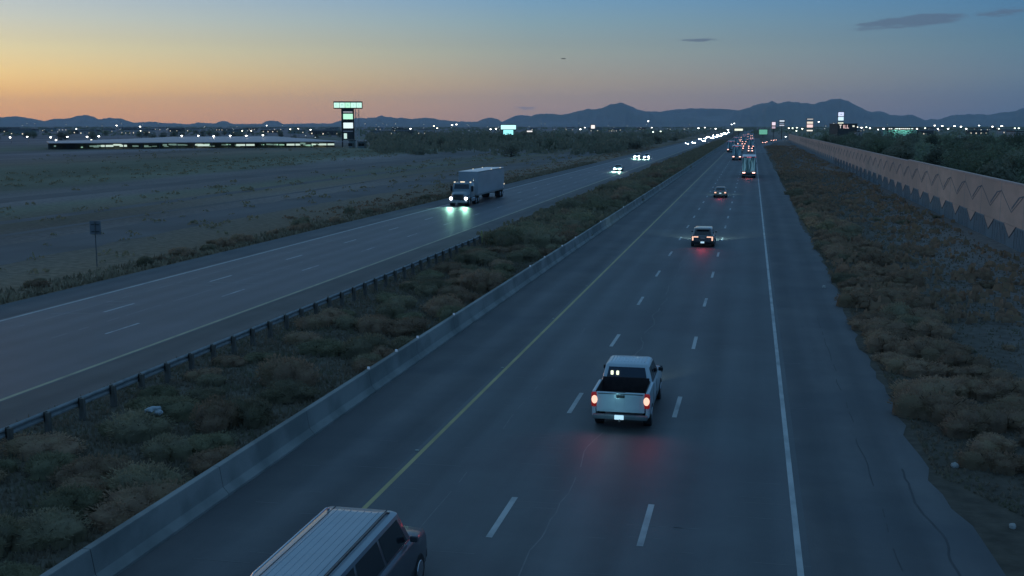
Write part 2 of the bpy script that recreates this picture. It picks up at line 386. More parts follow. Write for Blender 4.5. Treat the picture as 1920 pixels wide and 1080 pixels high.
for i in range(230):
    x0 = r5.uniform(-13, 1.0); y0 = r5.uniform(17, 110); ln = r5.uniform(.3, 1.6)
    gr.quad((x0, y0, .0150), (x0+ln, y0+.02, .0150), (x0+ln, y0+.045, .0150), (x0, y0+.02, .0150))
struct('road_scratches', gr, CR)
# frontage tracks in the desert to the left
DIRT = nmat('dirt_track', (.125, .11, .105), (.155, .138, .13), .3, .95, 8, (1, .2, 1), .3, 4, (.115, .10, .09), .08)
def track(x, w, seed, y0=20, y1=1500, z=.006):
    mb = MB(); y = y0; a = None
    while y < y1:
        xx = x + 2.2*noise.noise(Vector((y*.012, seed, 0))); ww = w*(1+.25*noise.noise(Vector((y*.2, seed, 5))))
        b = ((xx-ww/2, y, z), (xx+ww/2, y, z))
        if a: mb.quad(a[0], a[1], b[1], b[0])
        a = b; y += 3 if y < 300 else 25
    return mb
struct('dirt_road', track(-57, 7.5, 1), DIRT)
struct('dirt_path', track(-76, 2.6, 2), DIRT)
struct('dirt_path', track(-66.5, 1.2, 5, z=.005), DIRT)
struct('dirt_path', track(-97, 6, 3), DIRT)

# ------------------------------------------------------------------ mountains
PROF = [(-500,222),(-300,214),(-150,224),(-60,220),(0,218),(30,216.5),(60,221),(85,226),(100,222),(125,221),(145,216),(160,214),(175,217),(185,222),(205,220),(225,220.5),(250,229.5),(285,227),(305,230),(355,232.5),(370,229),(400,231),(417,225.5),(440,232),(490,232),(500,226),(508,225),(520,226),(530,232),(575,231),(620,231),(640,225),(680,220),(700,219),(715,216),(745,220),(770,222),(785,220),(800,219.5),(830,224),(845,226),(860,227),(895,227.5),(905,222),(920,219),(930,221),(942,228),(962,227),(985,221),(1000,214),(1012,211),(1035,211),(1048,213),(1060,212),(1085,206),(1103,201),(1115,203),(1125,201),(1145,192.5),(1163,190),(1172,191),(1185,197),(1197,204),(1225,206),(1245,209),(1262,210),(1280,208),(1300,209),(1315,214),(1325,217),(1350,215),(1365,211),(1380,206),(1400,200),(1420,193),(1432,190),(1440,188),(1447,185),(1457,191),(1480,187),(1500,188),(1525,191),(1535,189),(1545,186),(1560,180),(1570,180),(1590,188),(1610,196),(1628,206),(1650,207),(1660,210),(1670,214),(1690,215),(1705,213),(1720,217),(1735,224),(1750,222),(1760,223),(1785,214),(1830,212),(1850,214),(1870,210),(1900,206),(1920,200),(1990,196),(2080,206),(2200,190),(2400,205)]
def interp(P, x):
    for a, b in zip(P, P[1:]):
        if a[0] <= x <= b[0]:
            t = (x-a[0])/(b[0]-a[0]); t = t*t*(3-2*t)*.5 + t*.5
            return a[1]+(b[1]-a[1])*t
    return P[0][1] if x < P[0][0] else P[-1][1]
def ridge(name, P, D, depth, m, step=4, rough=1.0, seed=0):
    xs = []; x = P[0][0]
    while x <= P[-1][0]: xs.append(x); x += step
    rows = 15; v = []; f = []
    for i, x in enumerate(xs):
        yp = interp(P, x) + rough*1.1*noise.noise(Vector((x*.10, seed, 3))) + rough*1.1*noise.noise(Vector((x*.27, seed, 9))) + rough*.5*noise.noise(Vector((x*.8, seed, 2)))
        top = at(x, yp, D); hgt = max(top.z, 4)
        dirn = Vector((top.x, top.y, 0)).normalized()
        for j in range(rows):
            t = (j/(rows-1)-.62)/.62 if j/(rows-1) < .62 else (j/(rows-1)-.62)/.38
            q = 1-abs(t)
            off = t*depth
            h = hgt*(q**1.25)
            if 0 < j < rows-1 and abs(t) > .02:
                h *= 1+.55*noise.noise(Vector((x*.035, off*.0011, seed)))*min(1, abs(t)*2.2)
                h += hgt*.20*noise.noise(Vector((x*.09, off*.003, seed+5)))*min(1, abs(t)*2)
                h = min(h, hgt*(1-.25*abs(t)))
            p = Vector((top.x, top.y, 0)) + dirn*off
            v.append((p.x, p.y, max(h, 0)-(6 if j in (0, rows-1) else 0)))
    for i in range(len(xs)-1):
        for j in range(rows-1):
            a = i*rows+j; f.append((a, a+rows, a+rows+1, a+1))
    mb = MB(); mb.add(v, f, True)
    return tag(mb.build(name, m), kind='structure')
MT = nmat('mountain_rock', (.12, .12, .13), (.20, .185, .18), .0018, .95, 8, (1, 1, 2), c3=(.13, .135, .12), s3=.0008)
ridge('mountains', PROF, 13000, 2200, MT, 2.5, 1.0, 2)
ridge('mountains', [(930,232),(970,214),(1060,224),(1200,216),(1240,207),(1262,203),(1300,200.5),(1340,201),(1372,203),(1400,204),(1450,210),(1500,226)], 15600, 350, MT, 6, .5, 8)

# ------------------------------------------------------------------ haze
hz_ = MB().box(-15000, 15000, -200, 16300, -2, 420)
hm = bpy.data.materials.new('haze'); hm.use_nodes = True; t_ = hm.node_tree; t_.nodes.clear()
pv = t_.nodes.new('ShaderNodeVolumePrincipled'); pv.inputs['Color'].default_value = (.80, .88, 1, 1); pv.inputs['Density'].default_value = 3.8e-5; pv.inputs['Anisotropy'].default_value = .2
oo = t_.nodes.new('ShaderNodeOutputMaterial'); t_.links.new(pv.outputs[0], oo.inputs['Volume'])
ho = hz_.build('haze', hm); tag(ho, 'thin bluish dusk haze over the desert valley', 'haze', kind='stuff')
ho.display_type = 'WIRE'

# ------------------------------------------------------------------ barrier (with joints and reflectors)
BX = -13.58
prof = [(0, 0), (0, .08), (-.16, .26), (-.25, .81), (-.26, .83), (-.44, .83), (-.46, .81), (-.55, .26), (-.70, .08), (-.70, 0)]
root = empty('concrete_barrier', (BX, 20, 0)); tag(root, 'long grey concrete median barrier with vertical joints beside the yellow line', 'barrier')
mb = MB(); y = 27-6.1*3
wallv = []
while y < 1600:
    y2 = y + 6.1; gx = .012
    if y < 110:      # chips along the foot
        n = 6
        for k in range(n):
            ya = y+gx+(6.1-2*gx)*k/n; yb = y+gx+(6.1-2*gx)*(k+1)/n
            mb.loft([[(px_, ya-20, pz) for px_, pz in prof], [(px_, yb-20, pz) for px_, pz in prof]], False, caps=(k in (0, n-1)))
    else:
        y2 = y+6.1*6
        mb.loft([[(px_, y+gx-20, pz) for px_, pz in prof], [(px_, y2-gx-20, pz) for px_, pz in prof]], False)
    y = y2
mb.build('barrier_wall', CONC, root)
y = 27-6.1*3
while y < 140:
    MB().loft([[(px_-.01 if px_ == 0 else px_*.985-.005, y-.013-20, pz*.985) for px_, pz in prof], [(px_-.01 if px_ == 0 else px_*.985-.005, y+.013-20, pz*.985) for px_, pz in prof]], False).build('joint', BLACKP, root); y += 6.1
REFL = mat('reflector', (.75, .8, .85), .3, emis=(.55, .7, .9), es=.08)
for px_ in (690, 742, 782, 850, 993, 1020, 1053, 1078, 1125, 1168, 1225):
    # on top of the wall: X=-13.93, z=.83 -> distance from the pixel column
    sl_ = None
    X = BX-.35; z = .83
    k = (X/((H-z)*math.cos(YAW)) - math.tan(PITCH)*math.tan(YAW))*math.cos(PITCH)
    yy = (px_-1410)/k                      # y-235
    d = F*(H-z)/(math.cos(PITCH)*yy); Dh = (d-(H-z)*math.sin(PITCH))/math.cos(PITCH); Z = (Dh+X*math.sin(YAW))/math.cos(YAW)
    rb = MB().rbox(-.40, -.30, Z-20-.02, Z-20+.02, .832, .93, .008); rb.build('reflector', REFL, root)

# ------------------------------------------------------------------ guardrail
root = empty('guardrail', (-22.2, 25, 0)); tag(root, 'steel guardrail on dark wooden posts along the far carriageway', 'guardrail')
wp = [(0,.47),(.05,.50),(.05,.55),(-.02,.60),(-.02,.63),(.05,.68),(.05,.73),(0,.78),(-.012,.78),(.035,.73),(.035,.68),(-.035,.63),(-.035,.60),(.035,.55),(.035,.50),(-.012,.47)]
Y0, Y1 = 22.0, 89.0
mb = MB(); mb.loft([[(x, Y0-25, z) for x, z in wp], [(x, Y1-25, z) for x, z in wp]], False)
mb.loft([[(x, Y1-25, z) for x, z in wp], [(x-.25, Y1+3-25, z-.08) for x, z in wp]], False)
mb.build('rail', GALV, root)
y = 37.0-1.9*8
while y < 91:
    MB().rbox(.05, .24, y-.075-25, y+.075-25, 0, .77, .012).box(.052, .10, y-.075-25, y+.075-25, .46, .80).build('post', WOOD, root); y += 1.92
MB().rbox(-.05, .10, Y1+2.9-25, Y1+3.0-25, .1, 1.15, .01).build('end_marker', nmat('marker_y', (.35, .30, .12), (.42, .36, .16), 3), root)

# ------------------------------------------------------------------ sound wall
WX = 21.1
root = empty('sound_wall', (WX, 60, 0)); tag(root, 'long pink sound wall with grey fluted base and zigzag relief', 'wall')
def wh(y): return 5.16 if y < 163 else (5.02 if y < 420 else 4.85)
zb = 1.80
for (a, b) in ((62, 163), (163, 420), (420, 690)):
    h = wh((a+b)/2)
    MB().box(0, .28, a-60, b-60, zb, h).build('wall_panel', STUCCO, root)
    MB().box(-.035, .315, a-60, b-60, h, h+.16).build('coping', STUCCO2, root)
# zigzag base: fluted grey below, pink teeth reaching down
fl = MB(); teeth = MB(); per = 8.45
y = 98.9-8.45*4.5
while y < 690:
    # fluted face, built as narrow ribs
    n = 24 if y < 200 else 8
    for k in range(n):
        ya = y-60+per*k/n; w = per/n
        fl.box(-.05, .26, ya, ya+w*.62, 0, zb)
        fl.box(-.012, .24, ya+w*.62, ya+w, 0, zb)
    teeth.add([(-.075, y-60+per*.24, zb), (-.075, y-60+per*.76, zb), (-.075, y-60+per*.5, zb*.42), (0, y-60+per*.24, zb), (0, y-60+per*.76, zb), (0, y-60+per*.5, zb*.42)],
              [(0, 2, 1), (0, 3, 5, 2), (1, 2, 5, 4), (0, 1, 4, 3)])
    y += per
fl.build('fluted_base', FLUTE, root); teeth.build('tooth_panel', STUCCO, root)
y = 98.9-8.45*4.5
while y < 330:
    MB().box(-.006, .02, y-60-.03, y-60+.03, zb, wh(y)).build('joint', FLUTE, root); y += 8.45
zg = MB(); y = 98.9-8.45*4.5
def seg(mb, p, q, w=.045, x=-.02):
    (ya, za), (yb, zb_) = p, q; dy, dz = yb-ya, zb_-za; l = math.hypot(dy, dz); ny, nz_ = -dz/l*w, dy/l*w
    mb.add([(x, ya-60+ny, za+nz_), (x, yb-60+ny, zb_+nz_), (x, yb-60-ny, zb_-nz_), (x, ya-60-ny, za-nz_), (0, ya-60+ny, za+nz_), (0, yb-60+ny, zb_+nz_), (0, yb-60-ny, zb_-nz_), (0, ya-60-ny, za-nz_)],
           [(0, 3, 2, 1), (0, 1, 5, 4), (1, 2, 6, 5), (2, 3, 7, 6), (3, 0, 4, 7)])
while y < 520:
    lo_, hi_ = 2.85, 4.45
    seg(zg, (y, hi_), (y+per*.5, lo_), .03)
    seg(zg, (y+per*.5, lo_), (y+per, hi_), .03)
    # stepped light chevron inside
    seg(zg, (y+per*.2, hi_-.25), (y+per*.5, lo_+.30), .09, -.012)
    seg(zg, (y+per*.04, hi_-.08), (y+per*.2, hi_-.25), .05, -.016)
    y += per
te = MB(); y = 98.9-8.45*4.5  # dark lines put the shade of shallow grooves and tooth edges into colour
while y < 300:
    seg(te, (y+per*.24, zb), (y+per*.5, zb*.42), .03, -.095); seg(te, (y+per*.5, zb*.42), (y+per*.76, zb), .03, -.095)
    for k in range(17):
        if k in (6, 7, 8, 9, 10): continue
        seg(te, (y+per*k/17, .05), (y+per*k/17+(8-k)*-.02, zb-.1), .022, -.062)
    y += per
te.build('base_shade_lines', nmat('relief_shade', (.09, .10, .11), (.13, .14, .15), 2, .9), root)
zg.build('zigzag_relief', nmat('relief_grey', (.13, .14, .15), (.19, .20, .21), 2, .9), root)

# ------------------------------------------------------------------ foliage
def leafy(n, rx, ry, rz, size, seed, flat=.25, lumps=6, base=0.0, blade=2.2):
    """many small leaf/twig faces through a lumpy dome"""
    r = random.Random(seed); mb = MB()
    L_ = [(Vector((r.uniform(-.5, .5)*rx, r.uniform(-.5, .5)*ry, r.uniform(.15, .5)*rz)), r.uniform(.42, .68)) for _ in range(lumps)]
    # twiggy inner mass of each clump
    for c, s in L_:
        rg = []; ph = r.random()*9
        for e in (-75, -12, 15, 38, 60, 80):
            row = []
            for k in range(16):
                a = 2*PI*k/16; q = .74*(1+.34*noise.noise(Vector((math.cos(a)*1.7+ph, math.sin(a)*1.7, e*.05+ph))))
                ce = 1.04 if e == -75 else math.cos(R(e)); row.append((c.x+math.cos(a)*ce*rx*s*q, c.y+math.sin(a)*ce*ry*s*q, -.02 if e == -75 else max(.0, c.z+math.sin(R(e))*rz*s*q)+base))
            rg.append(row)
        mb.loft(rg)
    for _ in range(n):
        c, s = r.choice(L_)
        d = Vector((r.gauss(0, 1), r.gauss(0, 1), r.gauss(0, 1)))
        if d.length < .01: continue
        d.normalize(); q = r.random()**.22
        p = c + Vector((d.x*rx*s*q, d.y*ry*s*q, abs(d.z)*rz*s*q if d.z > -.3 else d.z*rz*s*q*1.3))
        if p.z < 0: p.z = abs(p.z)*.3
        p.z += base
        up = (d*.8 + Vector((r.uniform(-.5, .5), r.uniform(-.5, .5), r.uniform(.1, 1.0)))).normalized()
        sd = up.cross(Vector((r.gauss(0, 1), r.gauss(0, 1), r.gauss(0, 1)))).normalized()
        l = size*r.uniform(.6, 1.4)*blade*.5; w = size*r.uniform(.3, .6)
        if r.random() < .07: l *= r.uniform(1.8, 3.4); w *= .35
        mb.add([p-sd*w*.5, p+sd*w*.5, p+up*l+sd*w*.25, p+up*l*1.15, p+up*l-sd*w*.35], [(0, 1, 2, 3, 4)])
    return mb
def fol(name, a, b, c, rv=.25, sc=2.0, tr=.45):
    """leaves: partly translucent, so light comes through the clumps"""
    m = nmat(name, a, b, sc, .9, 5, c3=c, s3=.9, spec=.15, rvar=rv); t = m.node_tree
    pb = t.nodes['Principled BSDF']; src = pb.inputs['Base Color'].links[0].from_socket
    tl = t.nodes.new('ShaderNodeBsdfTranslucent'); t.links.new(src, tl.inputs[0]); ms = t.nodes.new('ShaderNodeMixShader'); ms.inputs[0].default_value = tr
    t.links.new(pb.outputs[0], ms.inputs[1]); t.links.new(tl.outputs[0], ms.inputs[2]); t.links.new(ms.outputs[0], t.nodes['Material Output'].inputs[0])
    return m
SH_OL = fol('shrub_olive', (.22, .185, .125), (.35, .285, .18), (.26, .225, .14))
SH_BR = fol('shrub_brown', (.29, .19, .13), (.44, .29, .19), (.34, .24, .15))
SH_GR = fol('shrub_green', (.20, .185, .115), (.31, .275, .165), (.25, .215, .13))
TRG = fol('tree_leaf', (.15, .17, .12), (.24, .26, .15), (.17, .18, .12), .35, .6)
TRB = fol('tree_leaf_dry', (.18, .175, .13), (.27, .25, .17), (.20, .20, .14), .35, .6)
STEM = nmat('stem', (.05, .035, .025), (.08, .06, .04), 8, .9)
BARK = nmat('bark', (.045, .035, .028), (.08, .06, .05), 5, .9, 5, (1, 1, .2), .4, 20)

def shrub_proto(seed, m, n, size):
    root = empty('shrub'); 
    leafy(n, 1.0, 1.0, 1.0, size, seed, lumps=7).build('foliage', m, root)
    r = random.Random(seed); sm = MB()
    for _ in range(7):
        a = r.uniform(0, 2*PI); k = r.uniform(.3, .8)
        sm.tube([(0, 0, -.05), (math.cos(a)*k*.4, math.sin(a)*k*.4, .3), (math.cos(a)*k, math.sin(a)*k, .8)], [.03, .02, .008], 4)
    sm.build('stem', STEM, root)
    return root
NEAR = [shrub_proto(10+i, (SH_OL, SH_BR, SH_GR, SH_BR, SH_OL)[i], 3800, .07) for i in range(5)]
FAR = [shrub_proto(30+i, (SH_OL, SH_BR, SH_GR)[i], 1000, .13) for i in range(3)]
used = {}
def place_shrub(x, y, rx, rz, near, label, group, kind=None):
    lst = NEAR if near else FAR
    k = rnd.randrange(len(lst)) if kind is None else kind % len(lst)
    p = lst[k]
    if id(p) not in used: used[id(p)] = 1; o = p
    else: o = copy_tree(p)
    o.location = (x, y, 0); o.rotation_euler = (0, 0, rnd.uniform(0, 6.28))
    o.scale = (rx*rnd.uniform(.85, 1.15), rx*rnd.uniform(.85, 1.2), rz)
    m_ = o.children[0].data.materials[0].name if o.children else ''
    cw = {'shrub_olive': 'olive', 'shrub_brown': 'reddish', 'shrub_green': 'greenish'}.get(KIDS[p.name][0].data.materials[0].name, 'dry')
    sz_ = ('low ' if rz/rx < .68 else 'tall ') + ('small' if rx < .9 else 'medium' if rx < 1.15 else 'wide')
    if label in ('a', 'b'):
        w_ = 'against the concrete barrier' if x > -16.6 else ('beside the far carriageway edge' if x < -19.3 else 'midway across the median')
        v_ = 'by the van' if y < 31 else 'by the pickup' if y < 40 else 'past the pickup' if y < 52 else 'before the SUV' if y < 70 else 'by the guardrail end' if y < 89 else 'past the guardrail end' if y < 110 else 'by the dark sedan' if y < 160 else 'by the tall trailer'
        label = '%s %s shrub %s, %s' % (sz_, cw, w_, v_)
    elif label == 'c':
        w_ = 'touching the outer shoulder edge' if x < 7.4 else 'in the second row off the shoulder'
        v_ = 'at the row start' if y < 46 else 'by the SUV' if y < 100 else 'by the dark sedan' if y < 150 else 'far along the row'
        if 46 <= y < 68: v_ = 'between pickup and SUV'
        label = '%s %s shrub %s, %s' % (sz_, cw, w_, v_)
    elif label == 'd':
        label = '%s %s shrub on the far carriageway verge, %s' % (sz_, cw, 'near the road sign' if y < 90 else 'between road sign and semi truck' if y < 130 else 'beside the semi truck')
    else: label = '%s %s lone shrub facing the pink wall, %s' % (sz_, cw, 'nearer half' if y < 90 else 'farther half')
    tag(o, label, 'shrub', group)
# median: dense low scrub
LM = {'a': ('a', 'shrubs in the median near the guardrail'), 'b': ('b', 'shrubs in the median beyond the guardrail'), 'c': ('c', 'shrubs along the outer road edge'), 'd': ('d', 'shrubs along the far carriageway verge'), 'e': ('e', 'shrubs in front of the sound wall')}
placed = []
def ok(x, y, r):
    for a, b, c in placed:
        if (a-x)**2+(b-y)**2 < (.62*(c+r))**2: return False
    placed.append((x, y, r)); return True
cnt = 0; tries = 0
while cnt < 96 and tries < 9000:
    tries += 1
    y = 19 + (rnd.random()**1.5)*70; x = rnd.uniform(-21.4, -14.9); r = rnd.uniform(.7, 1.35)
    if not ok(x, y, r): continue
    place_shrub(x, y, r, r*rnd.uniform(.5, .95)*(.75 if x < -20 else 1), True, *LM['a']); cnt += 1
cnt = 0; tries = 0
while cnt < 54 and tries < 9000:
    tries += 1
    y = 89 + (rnd.random()**1.4)*190; x = rnd.uniform(-21.4, -14.9); r = rnd.uniform(1.1, 1.8)
    if not ok(x, y, r): continue
    place_shrub(x, y, r, r*rnd.uniform(.55, .75), False, *LM['b']); cnt += 1
cnt = 0; tries = 0
while cnt < 104 and tries < 20000:
    tries += 1
    y = 33.5 + (rnd.random()**1.6)*150; x = 6.05 + (rnd.random()**1.5)*3.6 + (.5 if y < 45 else 0); r = rnd.uniform(.75, 1.35)
    if not ok(x, y, r): continue
    place_shrub(x, y, r, r*rnd.uniform(.45, .8), y < 95, *LM['c'], kind=rnd.choice([3, 1, 1, 3, 1, 4])); cnt += 1
cnt = 0; tries = 0
while cnt < 34 and tries < 4000:
    tries += 1
    y = 60 + (rnd.random()**1.2)*110; x = -41.9 - (rnd.random()**1.6)*3.0; r = rnd.uniform(.4, .95)
    if not ok(x, y, r*1.3): continue
    place_shrub(x, y, r, r*rnd.uniform(.6, .9), y < 90, *LM['d'], kind=rnd.choice([0, 1, 1])); cnt += 1
cnt = 0
while cnt < 12:
    y = rnd.uniform(42, 150); x = rnd.uniform(11.5, 20); r = rnd.uniform(.3, .8)
    if not ok(x, y, r*2): continue
    place_shrub(x, y, r, r*.6, y < 95, *LM['e']); cnt += 1

# ground cover: grass and far scrub as stuff
def grass(name, n, fx, m, seed, hmin, hmax, label, w=.03):
    r = random.Random(seed); mb = MB()
    for _ in range(n):
        x, y = fx(r); hh = r.uniform(hmin, hmax); ww = w*r.uniform(.6, 1.6)*(1+y/70); a = r.uniform(0, PI)
        lx, ly = r.uniform(-.5, .5)*hh, r.uniform(-.5, .5)*hh
        mb.add([(x-math.cos(a)*ww, y-math.sin(a)*ww, 0), (x+math.cos(a)*ww, y+math.sin(a)*ww, 0), (x+lx, y+ly, hh)], [(0, 1, 2)])
    tag(mb.build(name, m), label, 'grass', kind='stuff')
GRM = fol('dry_grass', (.17, .14, .105), (.26, .205, .15), (.18, .165, .11), 0, .8)
GRL = nmat('straw_grass', (.20, .155, .10), (.32, .24, .15), .5, .9)
grass('grass', 42000, lambda r: (r.uniform(-23.8, -14.35), 16+(r.random()**1.7)*170), GRM, 1, .08, .26, 'dry grass growing between the shrubs of the median')
def verge(r):
    y = 26+(r.random()**1.6)*230; return (5.5+(r.random()**1.8)*14 + max(0, (33-y))*.5, y)
grass('grass', 24000, verge, GRM, 2, .04, .16, 'dry grass on the dirt verge before the pink wall')
grass('grass', 9000, lambda r: (-41.05-(r.random()**2.2)*3.2, 45+(r.random()**1.5)*260), GRL, 3, .1, .4, 'straw coloured grass along the far carriageway shoulder', .04)
def scr(n, fx, m, seed, s0, s1, label):
    r = random.Random(seed); mb = MB()
    for _ in range(n):
        x, y, k = fx(r); s = r.uniform(s0, s1)*k
        for q in range(9):
            a = r.uniform(0, 2*PI); rr_ = s*r.random()**.5; px_, py_ = x+math.cos(a)*rr_, y+math.sin(a)*rr_*1.3
            z = (1-(rr_/s)**2)*s*.55*r.uniform(.3, 1); w = s*r.uniform(.15, .35); a2 = r.uniform(0, PI); hh = s*r.uniform(.2, .4)
            mb.add([(px_-math.cos(a2)*w, py_-math.sin(a2)*w, z), (px_+math.cos(a2)*w, py_+math.sin(a2)*w, z), (px_+math.cos(a2)*w*.6, py_+math.sin(a2)*w*.6, z+hh), (px_-math.cos(a2)*w*.5, py_-math.sin(a2)*w*.5, z+hh*.9)], [(0, 1, 2, 3)])
    tag(mb.build('ground_cover', m), label, 'ground cover', kind='stuff')
scr(1700, lambda r: (r.uniform(-23, -14.6), 95+(r.random()**1.6)*650, 1), SH_OL, 5, .6, 1.2, 'low scrub in the distant part of the median')
scr(1100, lambda r: (6.2+r.random()**1.3*13.5, 60+r.random()**1.2*500, 1), SH_BR, 6, .6, 1.1, 'low brown scrub on the distant right verge')
def fieldpos(r):
    b = r.choice([(-66, -46), (-90, -72), (-150, -112), (-150, -112), (-230, -100)]); y = 50+(r.random()**1.3)*520
    return (r.uniform(*b), y, 1+y/500)
scr(1500, fieldpos, SH_OL, 8, .25, .6, 'sparse green weeds over the desert field')
scr(500, lambda r: (r.uniform(-50, -41.8), 110+r.random()*420, 1), SH_BR, 9, .3, .6, 'brown weeds between dirt road and far carriageway')

# trees
def tree_proto(seed, m, hgt=7.0, wid=3.0, n=1000, size=.30, low=.38):
    r = random.Random(seed); root = empty('tree')
    t = MB(); th = hgt*.38
    t.tube([(0, 0, -.1), (.1, .05, th*.5), (.05, .1, th), (0, 0, hgt*.8)], [.24, .18, .13, .03], 7)
    for k in range(6):
        a = k*1.05+r.uniform(-.3, .3); z0 = th*r.uniform(.6, 1.2)
        t.tube([(0, 0, z0), (math.cos(a)*wid*.3, math.sin(a)*wid*.3, z0+hgt*.16), (math.cos(a)*wid*.65, math.sin(a)*wid*.65, z0+hgt*.30)], [.10, .06, .02], 5)
    t.build('trunk', BARK, root)
    mb = MB(); lumps = [(Vector((math.cos(a)*wid*.5*q, math.sin(a)*wid*.5*q, r.uniform(low, .80)*hgt)), r.uniform(.28, .48)*wid) for a, q in [(r.uniform(0, 6.28), r.random()**.5) for _ in range(13)]]
    lumps.append((Vector((0, 0, hgt*.84)), wid*.38))
    for _ in range(n):
        c, s = r.choice(lumps); d = Vector((r.gauss(0, 1), r.gauss(0, 1), r.gauss(0, 1))).normalized(); q = r.random()**.4
        p = c + d*s*q; p.z = max(p.z, .3)
        nn = (d+Vector((r.gauss(0, .6), r.gauss(0, .6), r.gauss(0, .6)))).normalized(); u = nn.orthogonal().normalized(); w = nn.cross(u); ss = size*r.uniform(.5, 1.3)
        mb.add([p-u*ss*.5, p+w*ss*.35, p+u*ss*.6, p-w*ss*.35+nn*ss*.15], [(0, 1, 2, 3)])
    mb.build('crown', m, root)
    return root
TR = [tree_proto(50+i, (TRG, TRB, TRG, TRB, TRG)[i], 7.0, (3.2, 2.8, 3.8, 3.0, 3.4)[i], 1500, .32) for i in range(5)]
TR += [tree_proto(60+i, (TRB, TRG, TRB)[i], 4.6, (3.6, 4.2, 3.9)[i], 900, .42, .08) for i in range(3)]
used_t = {}
def place_tree(x, y, s, sz, label, group, cat='tree', low=False):
    k = rnd.randrange(5, 8) if low else rnd.randrange(5)
    cw = 'dark green' if KIDS[TR[k].name][1].data.materials[0] is TRG else 'dry olive'
    label = ('wide ' if s > (1.3 if group.endswith('wall') else 1.15) else 'narrow ') + cw + ' ' + label + ', ' + near(pxof(x, y)); p = TR[k]
    if k not in used_t: used_t[k] = 1; o = p
    else: o = copy_tree(p)
    o.location = (x, y, 0); o.rotation_euler = (0, 0, rnd.uniform(0, 6.28)); o.scale = (s, s, sz)
    tag(o, label, cat, group)
n = 0; tp = []
while n < 215:     # dark grove behind the wall
    Z = 78 + (rnd.random()**1.35)*420; D = 5.5+rnd.random()**1.2*(26+Z*.30)
    x = WX+D; s = rnd.uniform(1.05, 1.6)
    if any((a-x)**2+(b-Z)**2 < 17 for a, b in tp): continue
    tp.append((x, Z)); place_tree(x, Z, s, rnd.uniform(.86, 1.16), ('tree close behind the pink wall' if x < WX+14 else 'tree deeper in the grove'), 'trees behind the sound wall'); n += 1
n = 0
while n < 135:      # scrub wood between the far carriageway and the town
    px_ = rnd.uniform(690, 1300); D = 330 + (rnd.random()**.8)*620
    p = at(px_, 240, D)
    if p.x > -46 or (px_ < 900 and D < 470): continue
    s = rnd.uniform(.8, 1.5); place_tree(p.x, p.y, s, rnd.uniform(.7, 1.1), 'tree in the roadside wood' if D < 600 else 'tree at the back of the roadside wood', 'trees beyond the far carriageway', low=True); n += 1
n = 0
while n < 50:
    px_ = rnd.uniform(-40, 640); D = rnd.uniform(700, 1500); p = at(px_, 240, D); s = rnd.uniform(.7, 1.3)
    place_tree(p.x, p.y, s*1.2, s, 'tree behind the long low building', 'trees behind the long low building', low=True); n += 1
def grovefill(r):
    Z = 110+r.random()*800; return (WX+12+r.random()*(30+Z*.6), Z, .9)
def farwood(r):
    px_ = r.uniform(-60, 1990); D = 1000+r.random()**.8*5000; p = at(px_, 240, D); return (p.x, p.y, 1+D/2500)
def farmass(n, fx, m, seed, label):
    r = random.Random(seed); mb = MB()
    for _ in range(n):
        x, y, k = fx(r)
        for q in range(14):
            a = r.uniform(0, 2*PI); rr_ = 5*k*r.random()**.5; z = r.uniform(0, 5.0)*(1-(rr_/(5.6*k))**2)
            w = r.uniform(.7, 1.8)*k; a2 = r.uniform(0, PI); X_, Y_ = x+math.cos(a)*rr_, y+math.sin(a)*rr_
            mb.add([(X_-math.cos(a2)*w, Y_-math.sin(a2)*w, z), (X_+math.cos(a2)*w, Y_+math.sin(a2)*w, z), (X_+w*.3, Y_, z+1.3), (X_-w*.4, Y_, z+1.0)], [(0, 1, 2, 3)])
    tag(mb.build('woods', m), label, 'woods', kind='stuff')
farmass(1100, farwood, TRG, 9, 'dark far-off trees between the town and the mountains')
def woodfill(r):
    px_ = r.uniform(690, 1310); D = 380+r.random()*800; p = at(px_, 240, D)
    return (min(p.x, -52), p.y, .55)
farmass(700, woodfill, TRB, 14, 'low undergrowth of the wood beyond the far carriageway')
farmass(900, grovefill, TRG, 12, 'dark undergrowth filling the grove behind the pink wall')

# ------------------------------------------------------------------ vehicles
def paint(name, c, rough=.35):
    return nmat('paint_'+name, tuple(v*.93 for v in c), c, 1.5, rough, 3, coat=.5, spec=.5)
def rrect(x0, x1, y0, y1, r, z, k=4):
    pts = []
    for cx, cy, a0 in ((x1-r, y0+r, -90), (x1-r, y1-r, 0), (x0+r, y1-r, 90), (x0+r, y0+r, 180)):
        for i in range(k+1):
            a = R(a0+90*i/k); pts.append((cx+r*math.cos(a), cy+r*math.sin(a), z))
    return pts
def ring(w, zb_, zt, y, crown=.03):
    h = [(w*.88, zb_), (w*.985, zb_+.10), (w, (zb_+zt)/2), (w*.985, zt-.14), (w*.93, zt-.02), (w*.55, zt+crown*.8), (0, zt+crown)]
    return [(x, y, z) for x, z in h] + [(-x, y, z) for x, z in reversed(h[:-1])]
def wheels(root, w, ys, r=.36, tw=.24):
    for y in ys:
        for s in (-1, 1):
            xo = s*(w+.005); xi = s*(w-tw)
            ty = MB().tube([(xi, y, r), (xi+s*.02, y, r), (xo-s*.03, y, r), (xo, y, r)], [r*.93, r, r, r*.92], 22).build('wheel', RUBBER, root)
            MB().tube([(xo-s*.01, y, r), (xo+s*.012, y, r)], [r*.62, r*.58], 16).build('rim', CHROME, ty)
